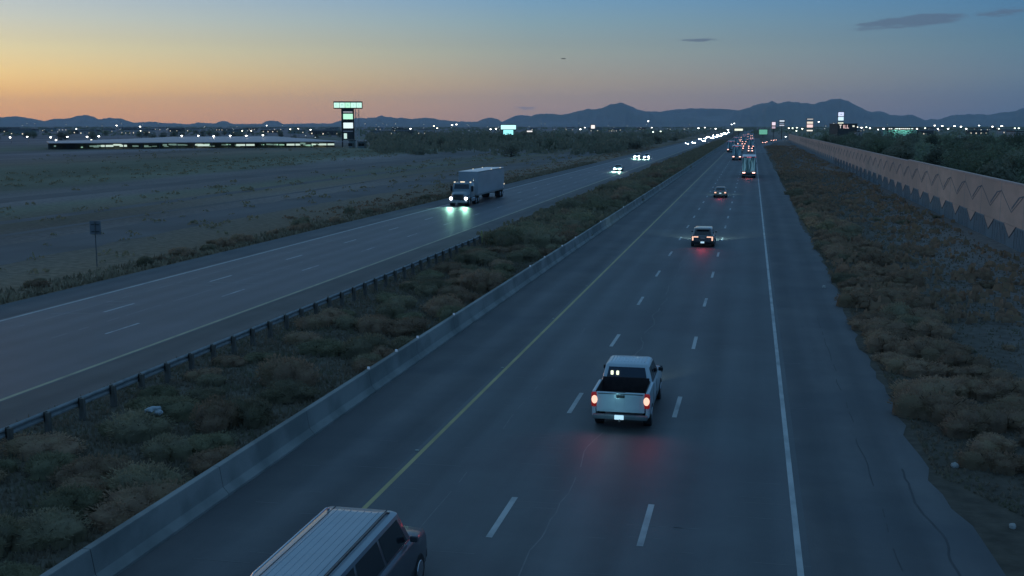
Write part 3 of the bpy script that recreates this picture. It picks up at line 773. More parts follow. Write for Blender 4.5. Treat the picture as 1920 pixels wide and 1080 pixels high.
def greenhouse(root, pm, yb0, yb1, yt0, yt1, wb, wt, zb_, zt, split=(.5,)):
    """cabin shell with its glass set 4 mm proud"""
    r0 = rrect(-wb, wb, yb0, yb1, .14, zb_); rm = []
    r1 = rrect(-wt, wt, yt0, yt1, .14, zt-.05); r2_ = rrect(-wt+.07, wt-.07, yt0+.08, yt1-.08, .12, zt-.008); r3 = rrect(-wt*.5, wt*.5, yt0+.4, yt1-.4, .1, zt+.012)
    MB().loft([r0, r1, r2_, r3]).build('cabin', pm, root)
    def P_(side, u, v):
        # bilinear point on a cabin side
        if side == 'R' or side == 'L':
            s = 1 if side == 'R' else -1
            x = s*(wb+(wt-wb)*v+.005); y = (yb0+(yt0-yb0)*v)*(1-u) + (yb1+(yt1-yb1)*v)*u
            return (x, y, zb_+(zt-.05-zb_)*v)
        if side == 'B': return ((-1+2*u)*(wb+(wt-wb)*v), yb0+(yt0-yb0)*v-.005, zb_+(zt-.05-zb_)*v)
        return ((-1+2*u)*(wb+(wt-wb)*v), yb1+(yt1-yb1)*v+.005, zb_+(zt-.05-zb_)*v)
    def pane(name, side, u0, u1, v0, v1):
        mb = MB(); q = [P_(side, u0, v0), P_(side, u1, v0), P_(side, u1, v1), P_(side, u0, v1)]
        if side in ('L', 'F'): q.reverse()
        mb.quad(*q); return mb.build(name, GLASS, root)
    pane('rear_window', 'B', .09, .91, .12, .90); pane('windshield', 'F', .07, .93, .06, .93)
    for s in 'LR':
        us = [.05]+list(split)+[.95]
        for a, b in zip(us, us[1:]): pane('side_window', s, a+.012, b-.012, .10, .88)
def mirrors(root, w, y, z, pm):
    for s in (-1, 1): MB().rbox(min(s*(w-.04), s*(w+.13)), max(s*(w-.04), s*(w+.13)), y-.05, y+.05, z, z+.14, .03).build('mirror', pm, root)
def lamp(root, name, m, x, y, z, sx, sz, dy=.03, hous=None, front=False):
    yy0, yy1 = (y, y+dy) if front else (y-dy, y)
    o = MB().rbox(x-sx/2, x+sx/2, yy0, yy1, z-sz/2, z+sz/2, min(sx, sz, dy*2)*.24).build(name, m, root)
    if hous:
        g_ = .05 if hous is True else hous
        h0, h1 = (y-.004, y+dy*.5) if front else (y-dy*.5, y+.004)
        MB().rbox(x-sx/2-g_, x+sx/2+g_, h0, h1, z-sz/2-g_, z+sz/2+g_, .006).build('bezel', BLACKP, o)
    return o
def car(kind, pm, on='tail', far=False):
    RL = REDF if far and on == 'tail' else REDL; fs = 1.6 if far else 1
    """origin at the rear bumper on the ground, nose towards +y"""
    name = {'sedan': 'sedan', 'suv': 'suv', 'van': 'passenger_van'}[kind]
    root = empty(name)
    if kind == 'sedan': Lg, w, zbelt, hood, yb0, yb1, yt0, yt1, wt, zt = 4.75, .91, .95, .90, .55, 3.35, 1.35, 2.65, .62, 1.45
    elif kind == 'suv': Lg, w, zbelt, hood, yb0, yb1, yt0, yt1, wt, zt = 4.7, .95, .98, .94, .10, 3.5, .55, 2.75, .72, 1.56
    else: Lg, w, zbelt, hood, yb0, yb1, yt0, yt1, wt, zt = 6.3, 1.0, 1.22, 1.16, .05, 5.15, .25, 4.55, .79, 2.0
    wa = w*.9
    zr = zbelt
    st = [ring(w*.90, .36, zr-.10, 0), ring(w*.97, .28, zr-.02, .10), ring(w, .24, zr, .6), ring(w, .24, zbelt, yb1-.15), ring(w*.99, .24, hood+.02, yb1+.12), ring(w*.97, .25, hood-.06, Lg-.35), ring(w*.90, .30, hood-.20, Lg-.06), ring(w*.82, .36, hood-.34, Lg)]
    MB().loft(st).build('body', pm, root)
    greenhouse(root, pm, yb0, yb1, yt0, yt1, wa, wt, zbelt-.04, zt, (.36, .66) if kind != 'sedan' else (.5,))
    wheels(root, w, (.95, Lg-.95), .34 if kind == 'sedan' else .37)
    MB().rbox(-w*.92, w*.92, -.06, .1, .34, .52, .04).build('rear_bumper', BLACKP if kind == 'suv' else pm, root)
    MB().rbox(-w*.88, w*.88, Lg-.1, Lg+.05, .28, .52, .04).build('front_bumper', BLACKP, root)
    lamp(root, 'license_plate', PLATE, 0, -.062 if kind != 'sedan' else -.008, .44 if kind != 'sedan' else .66, .30, .14, .012)
    mirrors(root, w, yb1-.35, zbelt, pm)
    if kind == 'suv':
        for s in (-1, 1):
            lamp(root, 'taillight', REDL if on else REDH, s*(w-.16), -.0, zbelt-.23, .12, .34, .05, .05)
            lamp(root, 'taillight_bar', REDL if on else REDH, s*(w-.42), -.0, zbelt-.10, .38, .09, .04, .04)
        MB().rbox(-.5, .5, .30, .44, zt-.06, zt-.02, .02).build('spoiler', pm, root)
        MB().rbox(-.2, .2, -.03, .05, zbelt-.24, zbelt-.16, .02).build('badge_strip', CHROME, root)
    elif kind == 'sedan':
        for s in (-1, 1): lamp(root, 'taillight', RL, s*(w-.24), .0, zbelt-.20, .26*fs, .17*fs, .05, .06)
        lamp(root, 'brake_light', REDH, 0, yb0+.12, zbelt+.04, .3, .03, .02)
    else:
        for s in (-1, 1): lamp(root, 'taillight', REDL, s*(w-.12), 0, zbelt-.1, .14, .4, .05, .04)
        MB().loft([rrect(-wt-.004, wt+.004, yt0-.004, yt1+.004, .14, zt-.052), rrect(-wt+.066, wt-.066, yt0+.076, yt1-.076, .12, zt-.002), rrect(-wt*.5, wt*.5, yt0+.4, yt1-.4, .1, zt+.018)]).build('roof_sheen_panel', WP, root)  # paler paint stands in for the sky reflected on the dark van's roof
        rbm = MB()
        for k in range(-3, 4):
            x = k*.15
            rbm.loft([[(x-.014, yt0+.25, zt-.002), (x, yt0+.25, zt+.024), (x+.014, yt0+.25, zt-.002)], [(x-.014, yt1-.28, zt-.002), (x, yt1-.28, zt+.024), (x+.014, yt1-.28, zt-.002)]], False)
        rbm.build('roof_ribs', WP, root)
        for s in (-1, 1):
            MB().tube([(s*.66, yt0+.2, zt-.02), (s*.66, yt0+.4, zt+.06), (s*.66, yt1-.4, zt+.06), (s*.66, yt1-.2, zt-.02)], .022, 8).build('roof_rail', CHROME if s < 0 else DARKM, root)
            MB().box(s*.565-.012, s*.565+.012, yt0+.1, yt1-.1, zt-.006, zt+.009).build('roof_channel', BLACKP, root)
    hl = HEADF if far else HEADL
    for s in (-1, 1): lamp(root, 'headlight', hl if on == 'head' else mat('head_off', (.5, .5, .55), .2), s*(w-.38), Lg-.07, hood-.46,   .26 if not far else .40, .17 if not far else .32, .10, .07, True)
    MB().rbox(-.4, .4, Lg-.02, Lg+.03, hood-.60, hood-.42, .015).build('grille', BLACKP, root)
    return root
def pickup(pm):
    root = empty('pickup_truck'); w = .94; Lg = 5.85; bt = 1.36; bf = 1.72      # bed 0..bf
    cab0, cab1 = bf+.04, 4.35
    st = [ring(w, .42, 1.22, cab0), ring(w, .40, 1.24, cab0+.1), ring(w, .40, 1.24, cab1-.1), ring(w*.99, .40, 1.20, cab1+.15), ring(w*.97, .42, 1.12, Lg-.35), ring(w*.93, .46, 1.0, Lg-.05), ring(w*.88, .5, .8, Lg)]
    MB().loft(st).build('body', pm, root)
    greenhouse(root, pm, cab0+.02, cab1, cab0+.16, cab1-.95, .89, .73, 1.20, 1.90, (.48,))
    # bed
    b = MB()
    for s in (-1, 1):
        x0, x1 = (s*w, s*(w-.13)); a, c = min(x0, x1), max(x0, x1)
        b.rbox(a, c, .03, bf, .50, bt, .04)
    b.rbox(-w+.13, w-.13, bf-.06, bf, .7, bt, .02)
    b.build('bed_side', pm, root)
    MB().box(-w+.13, w-.13, .06, bf-.06, .70, .74).build('bed_floor', nmat('bed_liner', (.025, .018, .018), (.045, .03, .03), 5, .9), root)
    tg = MB(); tg.rbox(-w+.15, w-.15, -.01, .07, .68, bt-.02, .02); tg.rbox(-w+.3, -.14, -.022, 0, .76, bt-.12, .01); tg.rbox(.14, w-.3, -.022, 0, .76, bt-.12, .01)
    li = MB(); LN = nmat('bed_liner', (.025, .018, .018), (.045, .03, .03), 5, .9)
    for s in (-1, 1): li.box(min(s*(w-.12), s*(w-.145)), max(s*(w-.12), s*(w-.145)), .07, bf-.06, .72, bt+.004)
    li.box(-w+.15, w-.15, bf-.085, bf-.055, .74, bt+.12); li.box(-w+.15, w-.15, .07, .09, .72, bt-.03)
    li.build('bed_lining', LN, root)
    MB().box(-.80, .80, cab0-.012, cab0+.03, 1.22, 1.36).build('cab_back_panel', LN, root)
    t = tg.build('tailgate', pm, root); MB().rbox(-.14, .14, -.03, -.008, 1.16, 1.26, .01).build('handle', BLACKP, t)
    MB().box(-.16, .16, -.002, .08, bt-.05, bt-.016).build('lock', BLACKP, t)
    MB().rbox(-w+.04, w-.04, -.16, .02, .46, .62, .04).build('rear_bumper', nmat('bumper_grey', (.10, .12, .13), (.14, .16, .17), 3, .45), root)
    lamp(root, 'license_plate', PLATE, -.02, -.165, .55, .30, .15, .012)
    MB().tube([(0, -.15, .46), (0, -.34, .44)], .035, 8).build('tow_hitch', DARKM, root)
    for s in (-1, 1):
        o = MB().tube([(s*(w-.09), .04, 1.08), (s*(w-.09), -.02, 1.08), (s*(w-.09), -.045, 1.08)], [.120, .115, .08], 14).build('taillight', REDL, root); o.scale = (.85, 1, 1.2); o.location.z = -.216; o.location.x = s*(w-.09)*.15
        MB().rbox(s*(w-.09)-.125, s*(w-.09)+.125, -.012, .05, .88, 1.28, .05).build('bezel', REDH, o)
    wheels(root, w, (1.1, Lg-1.0), .40, .27)
    MB().rbox(-w*.9, w*.9, Lg-.05, Lg+.1, .45, .68, .04).build('front_bumper', CHROME, root)
    for s in (-1, 1): lamp(root, 'headlight', mat('head_off', (.5, .5, .55), .2), s*(w-.2), Lg-.05, .92, .3, .2, .08, .02, True)
    MB().rbox(-.55, .55, Lg-.03, Lg+.02, .72, 1.0, .02).build('grille', BLACKP, root)
    MB().box(-w-.006, -w+.004, cab0+1.15, cab0+1.17, .5, 1.2).box(w-.004, w+.006, cab0+1.15, cab0+1.17, .5, 1.2).box(-w-.006, -w+.004, bf+.02, bf+.05, .5, 1.3).box(w-.004, w+.006, bf+.02, bf+.05, .5, 1.3).build('panel_gap', BLACKP, root)
    MB().box(-.73, .73, -.0115, -.009, 1.275, 1.30).build('tailgate_seam', BLACKP, root)
    rb = MB()
    for k in range(-5, 6):
        x = k*.115; rb.loft([[(x-.02, cab0+.45, 1.90), (x, cab0+.45, 1.922), (x+.02, cab0+.45, 1.90)], [(x-.02, cab1-1.3, 1.90), (x, cab1-1.3, 1.922), (x+.02, cab1-1.3, 1.90)]], False)
    rb.build('roof_ribs', pm, root)
    mirrors(root, w, cab1-.35, 1.25, BLACKP)
    cl_ = MB(); cl_.rbox(-.52, -.42, cab0+.02, cab0+.09, 1.50, 1.58, .02); cl_.rbox(-.34, -.24, cab0+.02, cab0+.09, 1.50, 1.60, .02)
    for x in (-.50, -.31):
        MB().rbox(x-.045, x+.045, cab0+.02, cab0+.10, 1.52, 1.66, .02).build('cabin_lamp', CABL, root)
    MB().rbox(.30, .62, .5, 1.0, .74, .98, .04).build('toolbox', nmat('tool_grey', (.10, .10, .10), (.16, .15, .15), 4), root)
    return root
TRL = nmat('trailer_white', (.30, .34, .38), (.38, .42, .46), .6, .42, 6, (1, .3, 1), coat=.2)
STEEL_GLARE = nmat('doors_cyan_reflection', (.10, .19, .21), (.62, .80, .80), 1.1, .3, 3, (3, 1, .25), metal=.4, lo=.50, hi=.56)  # cyan headlight reflections painted into the door colour as upright streaks
def trailer(root, y0, y1, w=1.3, z0=1.15, z1=4.1, doors=None, logo=False):
    """box trailer, doors at y0 (the low-y end)"""
    MB().rbox(-w, w, y0, y1, z0, z1, .05).build('trailer_box', TRL, root)
    MB().box(-w-.012, w+.012, y0+.02, y1-.02, z0-.10, z0+.10).build('side_rail', GALV, root)
    MB().rbox(-w+.01, w-.01, y0+.03, y1-.03, z1-.02, z1+.02, .01).build('roof_sheet', mat('roof_aluminium', (.75, .73, .74), .28, .9), root)
    MB().box(-w-.01, w+.01, y0+.02, y1-.02, z1-.13, z1-.03).build('top_rail', GALV, root)
    for s in (-1, 1):
        MB().rbox(min(s*.03, s*(w-.07)), max(s*.03, s*(w-.07)), y0-.035, y0+.01, z0+.1, z1-.22, .01).build('rear_door', doors or STEEL_GLARE, root)
        MB().tube([(s*.38, y0-.06, z0+.1), (s*.38, y0-.06, z1-.25)], .022, 6).build('lock_rod', CHROME, root)
    for y in (y0+1.1, y0+2.35):
        for s in (-1, 1):
            ty = MB().tube([(s*(w-.62), y, .51), (s*(w-.02), y, .51)], .51, 20).build('wheel', RUBBER, root)
            MB().tube([(s*(w-.04), y, .51), (s*(w+.0), y, .51)], [.3, .24], 14).build('rim', CHROME, ty)
    MB().box(-.5, .5, y0+.2, y1-1.5, .85, z0).build('chassis', DARKM, root)
    MB().box(-w+.08, w-.08, y0+.02, y0+.10, .48, .58).box(-.75, -.68, y0+.02, y0+.10, .58, z0).box(.68, .75, y0+.02, y0+.10, .58, z0).build('underride_bar', GALV, root)
    for s in (-1, 1): MB().box(min(s*.62, s*(w-.03)), max(s*.62, s*(w-.03)), y0+3.0, y0+3.02, .15, .9).build('mudflap', RUBBER, root)
    return root
def rear_semi(lit=True):
    root = empty('semi_trailer_truck'); trailer(root, 0, 15.5)
    for s in (-1, 1):
        lamp(root, 'taillight', REDF, s*.92, -.02, 1.04, .52, .20, .05, .10)
        lamp(root, 'corner_marker', REDS, s*1.18, -.03, 3.98, .14, .12, .04, .05)
        lamp(root, 'mirror_marker', AMB, s*1.30, 17.5, 2.6, .12, .12, .05)
    for k in (-1, 0, 1): lamp(root, 'marker_light', REDS, k*.30, -.03, 3.98, .18, .13, .04, .03)
    MB().rbox(-1.22, 1.22, -.03, .01, 3.86, 4.1, .01).build('header', nmat('header_red', (.22, .10, .11), (.28, .13, .14), 2), root)
    tractor(root, 16.2, +1, False)
    return root
def tractor(root, y, sgn, lit=True):
    """cab whose rear face is at y and which extends towards +y"""
    pm = paint('tractor', (.22, .27, .30))
    w = 1.2
    MB().loft([rrect(-w, w, y, y+2.1, .12, 1.05), rrect(-w, w, y, y+2.1, .12, 2.1), rrect(-w*.95, w*.95, y+.05, y+1.95, .18, 2.72), rrect(-w*.85, w*.85, y+.15, y+1.75, .2, 2.86)]).build('cab', pm, root)
    MB().loft([[(x*1.0, y+2.0, z) for x, z in ((1.05, .75), (1.12, 1.5), (1.0, 1.88), (.5, 1.98), (-.5, 1.98), (-1.0, 1.88), (-1.12, 1.5), (-1.05, .75))],
               [(x*.92, y+3.4, z) for x, z in ((1.05, .75), (1.10, 1.3), (.95, 1.62), (.5, 1.72), (-.5, 1.72), (-.95, 1.62), (-1.10, 1.3), (-1.05, .75))],
               [(x*.82, y+3.75, z) for x, z in ((1.05, .78), (1.05, 1.25), (.9, 1.48), (.5, 1.55), (-.5, 1.55), (-.9, 1.48), (-1.05, 1.25), (-1.05, .78))]]).build('hood', pm, root)
    ws = MB(); ws.quad((-.98, y+2.115, 2.08), (.98, y+2.115, 2.08), (.90, y+1.975, 2.66), (-.90, y+1.975, 2.66)); ws.build('windshield', GLASS, root)
    MB().rbox(-.62, .62, y+3.72, y+3.80, .82, 1.42, .03).build('grille', DARKM, root)
    MB().rbox(-1.16, 1.16, y+3.65, y+3.92, .38, .72, .06).build('front_bumper', CHROME, root)
    for s in (-1, 1):
        MB().rbox(min(s*.80, s*1.16), max(s*.80, s*1.16), y+2.3, y+3.72, .72, 1.15, .1).build('fender', pm, root)
        lamp(root, 'headlight', HEADL if lit else mat('head_off', (.5, .5, .55), .2), s*.96, y+3.66, .98, .34, .30, .14, .10, True)
        MB().rbox(min(s*1.22, s*1.48), max(s*1.22, s*1.48), y+1.9, y+2.05, 1.75, 2.45, .04).build('mirror', BLACKP, root)
        MB().rbox(min(s*.75, s*1.18), max(s*.75, s*1.18), y-.3, y+1.5, .45, .95, .08).build('fuel_tank', CHROME, root)
        for yy in (y+2.9, y-1.9, y-.75):
            ty = MB().tube([(s*.72, yy, .5), (s*1.2, yy, .5)], .5, 20).build('wheel', RUBBER, root)
            MB().tube([(s*1.18, yy, .5), (s*1.215, yy, .5)], [.28, .24], 14).build('rim', CHROME, ty)
        MB().rbox(s*1.02-.09, s*1.02+.09, y+1.5, y+1.72, 2.82, 2.95, .03).build('marker_light', AMB if lit else REDH, root)
    if lit:
        for k in (-1, 0, 1): MB().rbox(k*.20-.085, k*.20+.085, y+1.55, y+1.75, 2.86, 2.98, .03).build('marker_light', AMB, root)
    MB().box(-.45, .45, y-2.8, y, .6, .95).build('frame_rails', DARKM, root)
    MB().tube([(-.95, y-.12, .9), (-.95, y-.12, 3.3)], .08, 10).build('exhaust_stack', CHROME, root)

def place(root, x, y, rz=0): root.location = (x, y, 0); root.rotation_euler = (0, 0, rz)
def light(parent, kind, name, loc, col, e, size=.1, rot=None, spot=None, blend=.6):
    l = bpy.data.lights.new(name, kind); l.energy = e; l.color = col
    l.shadow_soft_size = size
    if kind == 'SPOT': l.spot_size = spot; l.spot_blend = blend
    o = bpy.data.objects.new(name, l); COL.objects.link(o); o.parent = parent; o.location = loc
    if rot: o.rotation_euler = rot
    return o
WP = paint('skylit', (.30, .33, .36)); WH = paint('white', (.46, .54, .58)); DK = paint('dark', (.05, .055, .065)); SL = paint('slate', (.16, .20, .24)); BG = paint('grey', (.26, .28, .30))
RED = (1, .06, .10)

van = car('van', DK, 'tail'); place(van, -7.80, 17.0); tag(van, 'dark passenger van with ribbed sheen-painted roof driving in the lane next to the yellow line', 'van')  # dark sides and pale roof put shade and sky sheen into the paint
pk = pickup(WH); place(pk, -3.95, 35.6); tag(pk, 'white crew cab pickup truck with open bed and glowing red taillights', 'pickup truck')
for s in (-1, 1): light(pk, 'SPOT', 'taillight_glow', (s*.85, -.12, 1.0), RED, 17, .5, (R(-62), 0, 0), R(160), 1)
for s in (-1, 1): light(pk, 'POINT', 'taillight_spill', (s*.93, -.16, 1.02), RED, .15, .05)
light(pk, 'POINT', 'plate_glow', (-.2, -.9, 1.0), (.35, .85, 1), 6, .1)
light(pk, 'SPOT', 'headlight_beam', (0, 6.1, .95), (.75, 1, .8), 160, .1, (R(84), 0, 0), R(70))
DKG = nmat('paint_dark_gloss', (.07, .08, .09), (.09, .10, .11), 1.5, .22, 3, coat=1, spec=.8)
suv1 = car('suv', DKG, 'tail'); place(suv1, -3.75, 93.0); tag(suv1, 'dark SUV with pale shining roof and angled taillights ahead of the white pickup', 'SUV')
light(suv1, 'SPOT', 'taillight_glow', (0, -.1, .9), RED, 50, .3, (R(-50), 0, 0), R(120)); light(suv1, 'SPOT', 'headlight_beam', (0, 4.9, .9), (.6, 1, .95), 1500, .1, (R(85), 0, 0), R(100))
sd1 = car('sedan', DKG, 'tail'); place(sd1, -4.1, 158.0); tag(sd1, 'dark sedan with two round-glowing taillights behind the tall white trailer', 'car')
light(sd1, 'SPOT', 'taillight_glow', (0, -.1, .8), RED, 40, .3, (R(-50), 0, 0), R(120)); light(sd1, 'SPOT', 'headlight_beam', (0, 4.9, .9), (.6, 1, .9), 500, .1, (R(85), 0, 0), R(100))
tr1 = rear_semi(); place(tr1, -.45, 219.0); tag(tr1, 'tall white box trailer truck seen from behind in the lane by the white edge line', 'truck')
light(tr1, 'SPOT', 'taillight_glow', (0, -.1, 1.0), (1, .15, .12), 60, .3, (R(-50), 0, 0), R(120))
tr2 = copy_tree(tr1); place(tr2, -4.2, 331.0); tag(tr2, 'box trailer truck in the middle lane ahead and left of the tall white trailer', 'truck')

def mk(proto, x, y, rz, label, cat='car', group=None):
    o = copy_tree(proto); place(o, x, y, rz); tag(o, label, cat)
    if group: o['group'] = group
    elif 'group' in o: del o['group']
    return o
# the rest of the departing traffic
gr_a = 'distant cars driving away on the near carriageway'
fsd = car('sedan', DKG, 'tail', True); place(fsd, -4.2, 372); tag(fsd, 'dark car with red taillights just beyond the two near trailers', 'car')
mk(fsd, -.5, 425, 0, 'small car with red lights right behind the mid distance trucks')
mk(fsd, -4.4, 520, 0, 'distant car showing red taillights in the departing traffic', 'car', gr_a)
mk(fsd, -7.6, 600, 0, 'distant car showing red taillights in the departing traffic', 'car', gr_a)
mk(fsd, -.6, 560, 0, 'distant car showing red taillights in the departing traffic', 'car', gr_a)
tr3 = mk(tr1, -4.3, 640, 0, 'farthest box trailer truck in the departing traffic', 'truck')
mk(tr1, -.4, 500, 0, 'box trailer truck in the lane by the edge line beyond the small car', 'truck')
for x, y, w_ in ((-7.8, 430, 'nearest truck in the lane by the yellow line'), (-7.7, 565, 'second truck in the lane by the yellow line'), (-4.1, 730, 'last visible truck of the middle lane')):
    mk(tr1, x, y, 0, w_, 'truck')
for x, y in ((-7.8, 490), (-.6, 470), (-4.2, 470), (-7.7, 520), (-.4, 610), (-4.2, 585), (-.6, 660), (-7.6, 690), (-.6, 730), (-7.8, 760), (-4.2, 800), (-.4, 850), (-7.7, 900), (-4.1, 960), (-.5, 1050), (-7.7, 1150), (-4.2, 1250)):
    mk(fsd, x, y, 0, 'distant car showing red taillights in the departing traffic', 'car', gr_a)
for x, y in ((6.4, 630), (7.6, 660), (12.3, 720), (14.5, 745)):
    mk(fsd, x, y, R(-3), 'distant car with bright lights on the exit ramp', 'car', 'cars on the exit ramp')

# oncoming traffic
semi = empty('semi_truck')
trailer(semi, 0, 15.6); tractor(semi, 16.9, 1, True)
for z in (1.25,):
    for y in (2.0,): MB().rbox(1.30, 1.33, y-.12, y+.12, z-.05, z+.05, .01).build('side_marker', REDS, semi)
for yy in (2.6, 8.0): 
    for s in (-1, 1): lamp(semi, 'roof_marker', AMB, s*1.27, yy, 4.12, .12, .12, .12)
for s in (-1, 1): MB().rbox(s*1.31-.04, s*1.31+.04, .1, .3, 1.7, 1.85, .01).build('rear_marker', AMB, semi)
place(semi, -35.5, 134.8+20.8, PI); tag(semi, 'white semi truck with headlights on coming towards the camera on the far carriageway', 'truck')
TEAL = (.42, 1, .72)
for s in (-1, 1): light(semi, 'SPOT', 'headlight_beam', (s*.96, 20.95, .98), TEAL, 850, .12, (R(73), 0, 0), R(56), .9)
oc1 = car('sedan', BG, 'head', True); place(oc1, -28.6, 245+4.75, PI); tag(oc1, 'car with dazzling white headlights on the far carriageway, nearest after the semi truck', 'car')
for s in (-1, 1): light(oc1, 'SPOT', 'headlight_beam', (s*.66, 4.95, .65), TEAL, 2200, .1, (R(68), 0, 0), R(46), .9)
oc2 = car('suv', SL, 'head', True); place(oc2, -34.2, 344+4.7, PI); tag(oc2, 'SUV with headlights on, outer one of the two abreast on the far carriageway', 'SUV')
oc3 = mk(oc1, -31.1, 342+4.75, PI, 'car with headlights on, inner one of the two abreast on the far carriageway')
for s in (-1, 1):
    light(oc2, 'SPOT', 'headlight_beam', (s*.66, 4.9, .7), TEAL, 2200, .1, (R(69), 0, 0), R(44), .9)
    light(oc3, 'SPOT', 'headlight_beam', (s*.66, 4.95, .65), TEAL, 2200, .1, (R(69), 0, 0), R(44), .9)
gr_o = 'distant oncoming cars with headlights on'
for x, y in ((-33.2, 600), (-31.6, 634), (-28.4, 700), (-35.2, 790), (-33.2, 830), (-28.6, 860), (-32, 900), (-35, 935), (-29, 960), (-32, 1010), (-28.5, 1050), (-35.2, 1080), (-31.8, 1130), (-28.6, 1180), (-35, 1200), (-32, 1260), (-28.5, 1300), (-35, 1340), (-32, 1390), (-29, 1450), (-35, 1500), (-32, 1570)):
    mk(rnd.choice((oc1, oc2)), x, y, PI, 'distant oncoming car whose headlights merge into a bright line', 'car', gr_o)
light(oc1, 'POINT', 'headlight_glare', (0, 5.3, .9), TEAL, 30, .1)

# ------------------------------------------------------------------ street lamps
def lampmat(n, c, s): return mat('lamp_'+n, (.8, .8, .8), .4, emis=c, es=s)
LMT = {'w': lampmat('white', (1, 1, .93), 10), 'g': lampmat('greenish', (.85, 1, .82), 6), 'y': lampmat('warm', (1, .93, .72), 7), 'b': lampmat('cool', (.85, .95, 1), 7), 'f': lampmat('faint', (.75, .85, .85), .8)}
POLE = nmat('pole_metal', (.10, .10, .10), (.15, .15, .15), 3, .6)
def lamp_proto(k, hgt):
    rl = {'w': .50, 'g': .46, 'y': .46, 'b': .46, 'f': .34}[k]
    root = empty('street_lamp')
    MB().tube([(0, 0, 0), (0, 0, hgt)], [.13, .07], 8).build('pole', POLE, root)
    MB().tube([(0, 0, hgt-.4), (0, -.6, hgt-.05), (0, -1.3, hgt)], .05, 6).build('arm', POLE, root)
    hd = MB().rbox(-.62, .62, -2.1, -.9, hgt-.02, hgt+.30, .08).build('lamp_head', BLACKP, root)
    mb = MB(); rr_ = []
    for a in (0, 25, 50, 72, 86): rr_.append([(math.cos(R(a))*rl*math.cos(2*PI*q/12), -1.5+math.cos(R(a))*rl*math.sin(2*PI*q/12), hgt-.02-rl*1.1*math.sin(R(a))) for q in range(12)])
    mb.loft(rr_).build('lens', LMT[k], hd)
    return root
PR = {}
def put_lamp(px, py, D, k, label, group, sc=1.0):
    p = at(px, py, D); hgt = max(2.5, p.z)
    key = (k, round(hgt))
    hh = round(hgt)
    if key not in PR: o = lamp_proto(k, hh); PR[key] = o
    else: o = copy_tree(PR[key])
    yaw = YAW
    o.location = (p.x, p.y, p.z-hh+.1 if abs(p.z-hh) < 1 else 0); o.location.z = min(0, o.location.z)
    o.scale = (sc, sc, 1 if sc == 1 else (p.z+.1)/hh); 
    if sc != 1: o.location.z = 0
    o.rotation_euler = (0, 0, yaw); tag(o, ('high ' if p.z > 10 else 'low ')+{'w': 'white ', 'g': 'greenish ', 'y': 'warm yellow ', 'b': 'cool white ', 'f': 'faint '}[k]+label+', '+near(px), 'street lamp', group)
GL = 'street lamps behind the desert field'
L1 = ('street lamp by the long low building', 'street lamps near the long low building')
for px_, py_, k in ((21,257,'w'),(53,256,'w'),(97,257,'w'),(107,262,'w'),(110,247,'f'),(128,256,'w'),(165,256,'w'),(173,262,'y'),(187,255,'w'),(220,235,'w'),(225,262,'w'),(264,237,'w'),(265,245,'y'),(316,241,'f'),(342,254,'w'),(373,254,'w'),(402,255,'w'),(433,254,'w'),(463,254,'w'),(385,237,'f'),(455,245,'y'),(465,245,'f'),(472,245,'y'),(494,253,'w'),(545,242,'y'),(560,241,'y'),(583,243,'w'),(574,254,'f'),(592,257,'f')):
    D = {True: 620, False: 900}[py_ > 250]
    put_lamp(px_, py_, D+rnd.uniform(-30, 30), k, *L1, sc=1.15 if D > 700 else .95)
L2 = ('street lamp in the dark wood', 'street lamps beyond the wood')
for px_, py_, k in ((770,241,'w'),(742,232,'f'),(685,232,'f'),(814,236,'y'),(820,240,'y'),(848,234,'w'),(856,233,'w'),(920,242,'w'),(930,241,'w'),(1088,242,'w'),(1215,227,'w'),(1224,247,'g'),(1238,246,'g'),(1256,242,'f'),(1282,242,'f'),(1290,241,'f'),(1309,240,'w'),(1332,241,'f'),(1341,241,'w'),(1371,233,'b'),(1376,231,'b'),(1364,243,'w')):
    put_lamp(px_, py_, 900+rnd.uniform(-40, 60), k, *L2, sc=1.2)
L3 = ('street lamp above the grove', 'street lamps above the grove')
for px_, py_, k in ((1534,228,'b'),(1472,256,'b'),(1547,236,'f'),(1562,231,'f'),(1478,240,'y'),(1485,240,'g'),(1493,239,'g'),(1503,241,'y'),(1492,245,'g'),(1600,237,'y'),(1606,238,'y'),(1614,239,'w'),(1623,238,'g'),(1630,240,'w'),(1655,241,'w'),(1718,241,'w'),(1733,240,'g'),(1751,235,'w'),(1757,241,'w'),(1765,236,'w'),(1776,241,'w'),(1788,236,'w'),(1800,237,'w'),(1810,241,'w'),(1834,235,'b'),(1859,237,'w'),(1871,241,'g'),(1876,236,'w'),(1901,240,'g'),(1908,240,'g'),(1545,241,'f'),(1838,243,'f')):
    put_lamp(px_, py_, 760+rnd.uniform(-40, 60), k, *L3, sc=1.1)

# ------------------------------------------------------------------ signs
def emi(n, c, s): return mat('sign_'+n, (.6, .6, .6), .4, emis=c, es=s)
def text(txt, size, m, parent, loc, rz, name='lettering', ext=.02, align='CENTER'):
    cu = bpy.data.curves.new(name, 'FONT'); cu.body = txt; cu.size = size; cu.extrude = ext; cu.align_x = align; cu.align_y = 'CENTER'
    o = bpy.data.objects.new(name, cu); COL.objects.link(o)
    bpy.context.view_layer.update(); dg = bpy.context.evaluated_depsgraph_get()
    me = bpy.data.meshes.new_from_object(o.evaluated_get(dg)); bpy.data.objects.remove(o)
    me.materials.clear(); me.materials.append(m)
    o = bpy.data.objects.new(name, me); COL.objects.link(o); o.parent = parent; KIDS.setdefault(parent.name, []).append(o)
    o.location = loc; o.rotation_euler = (PI/2, 0, rz); return o
def pxw(D): return D/(F*math.cos(PITCH))      # metres per photo pixel near the horizon
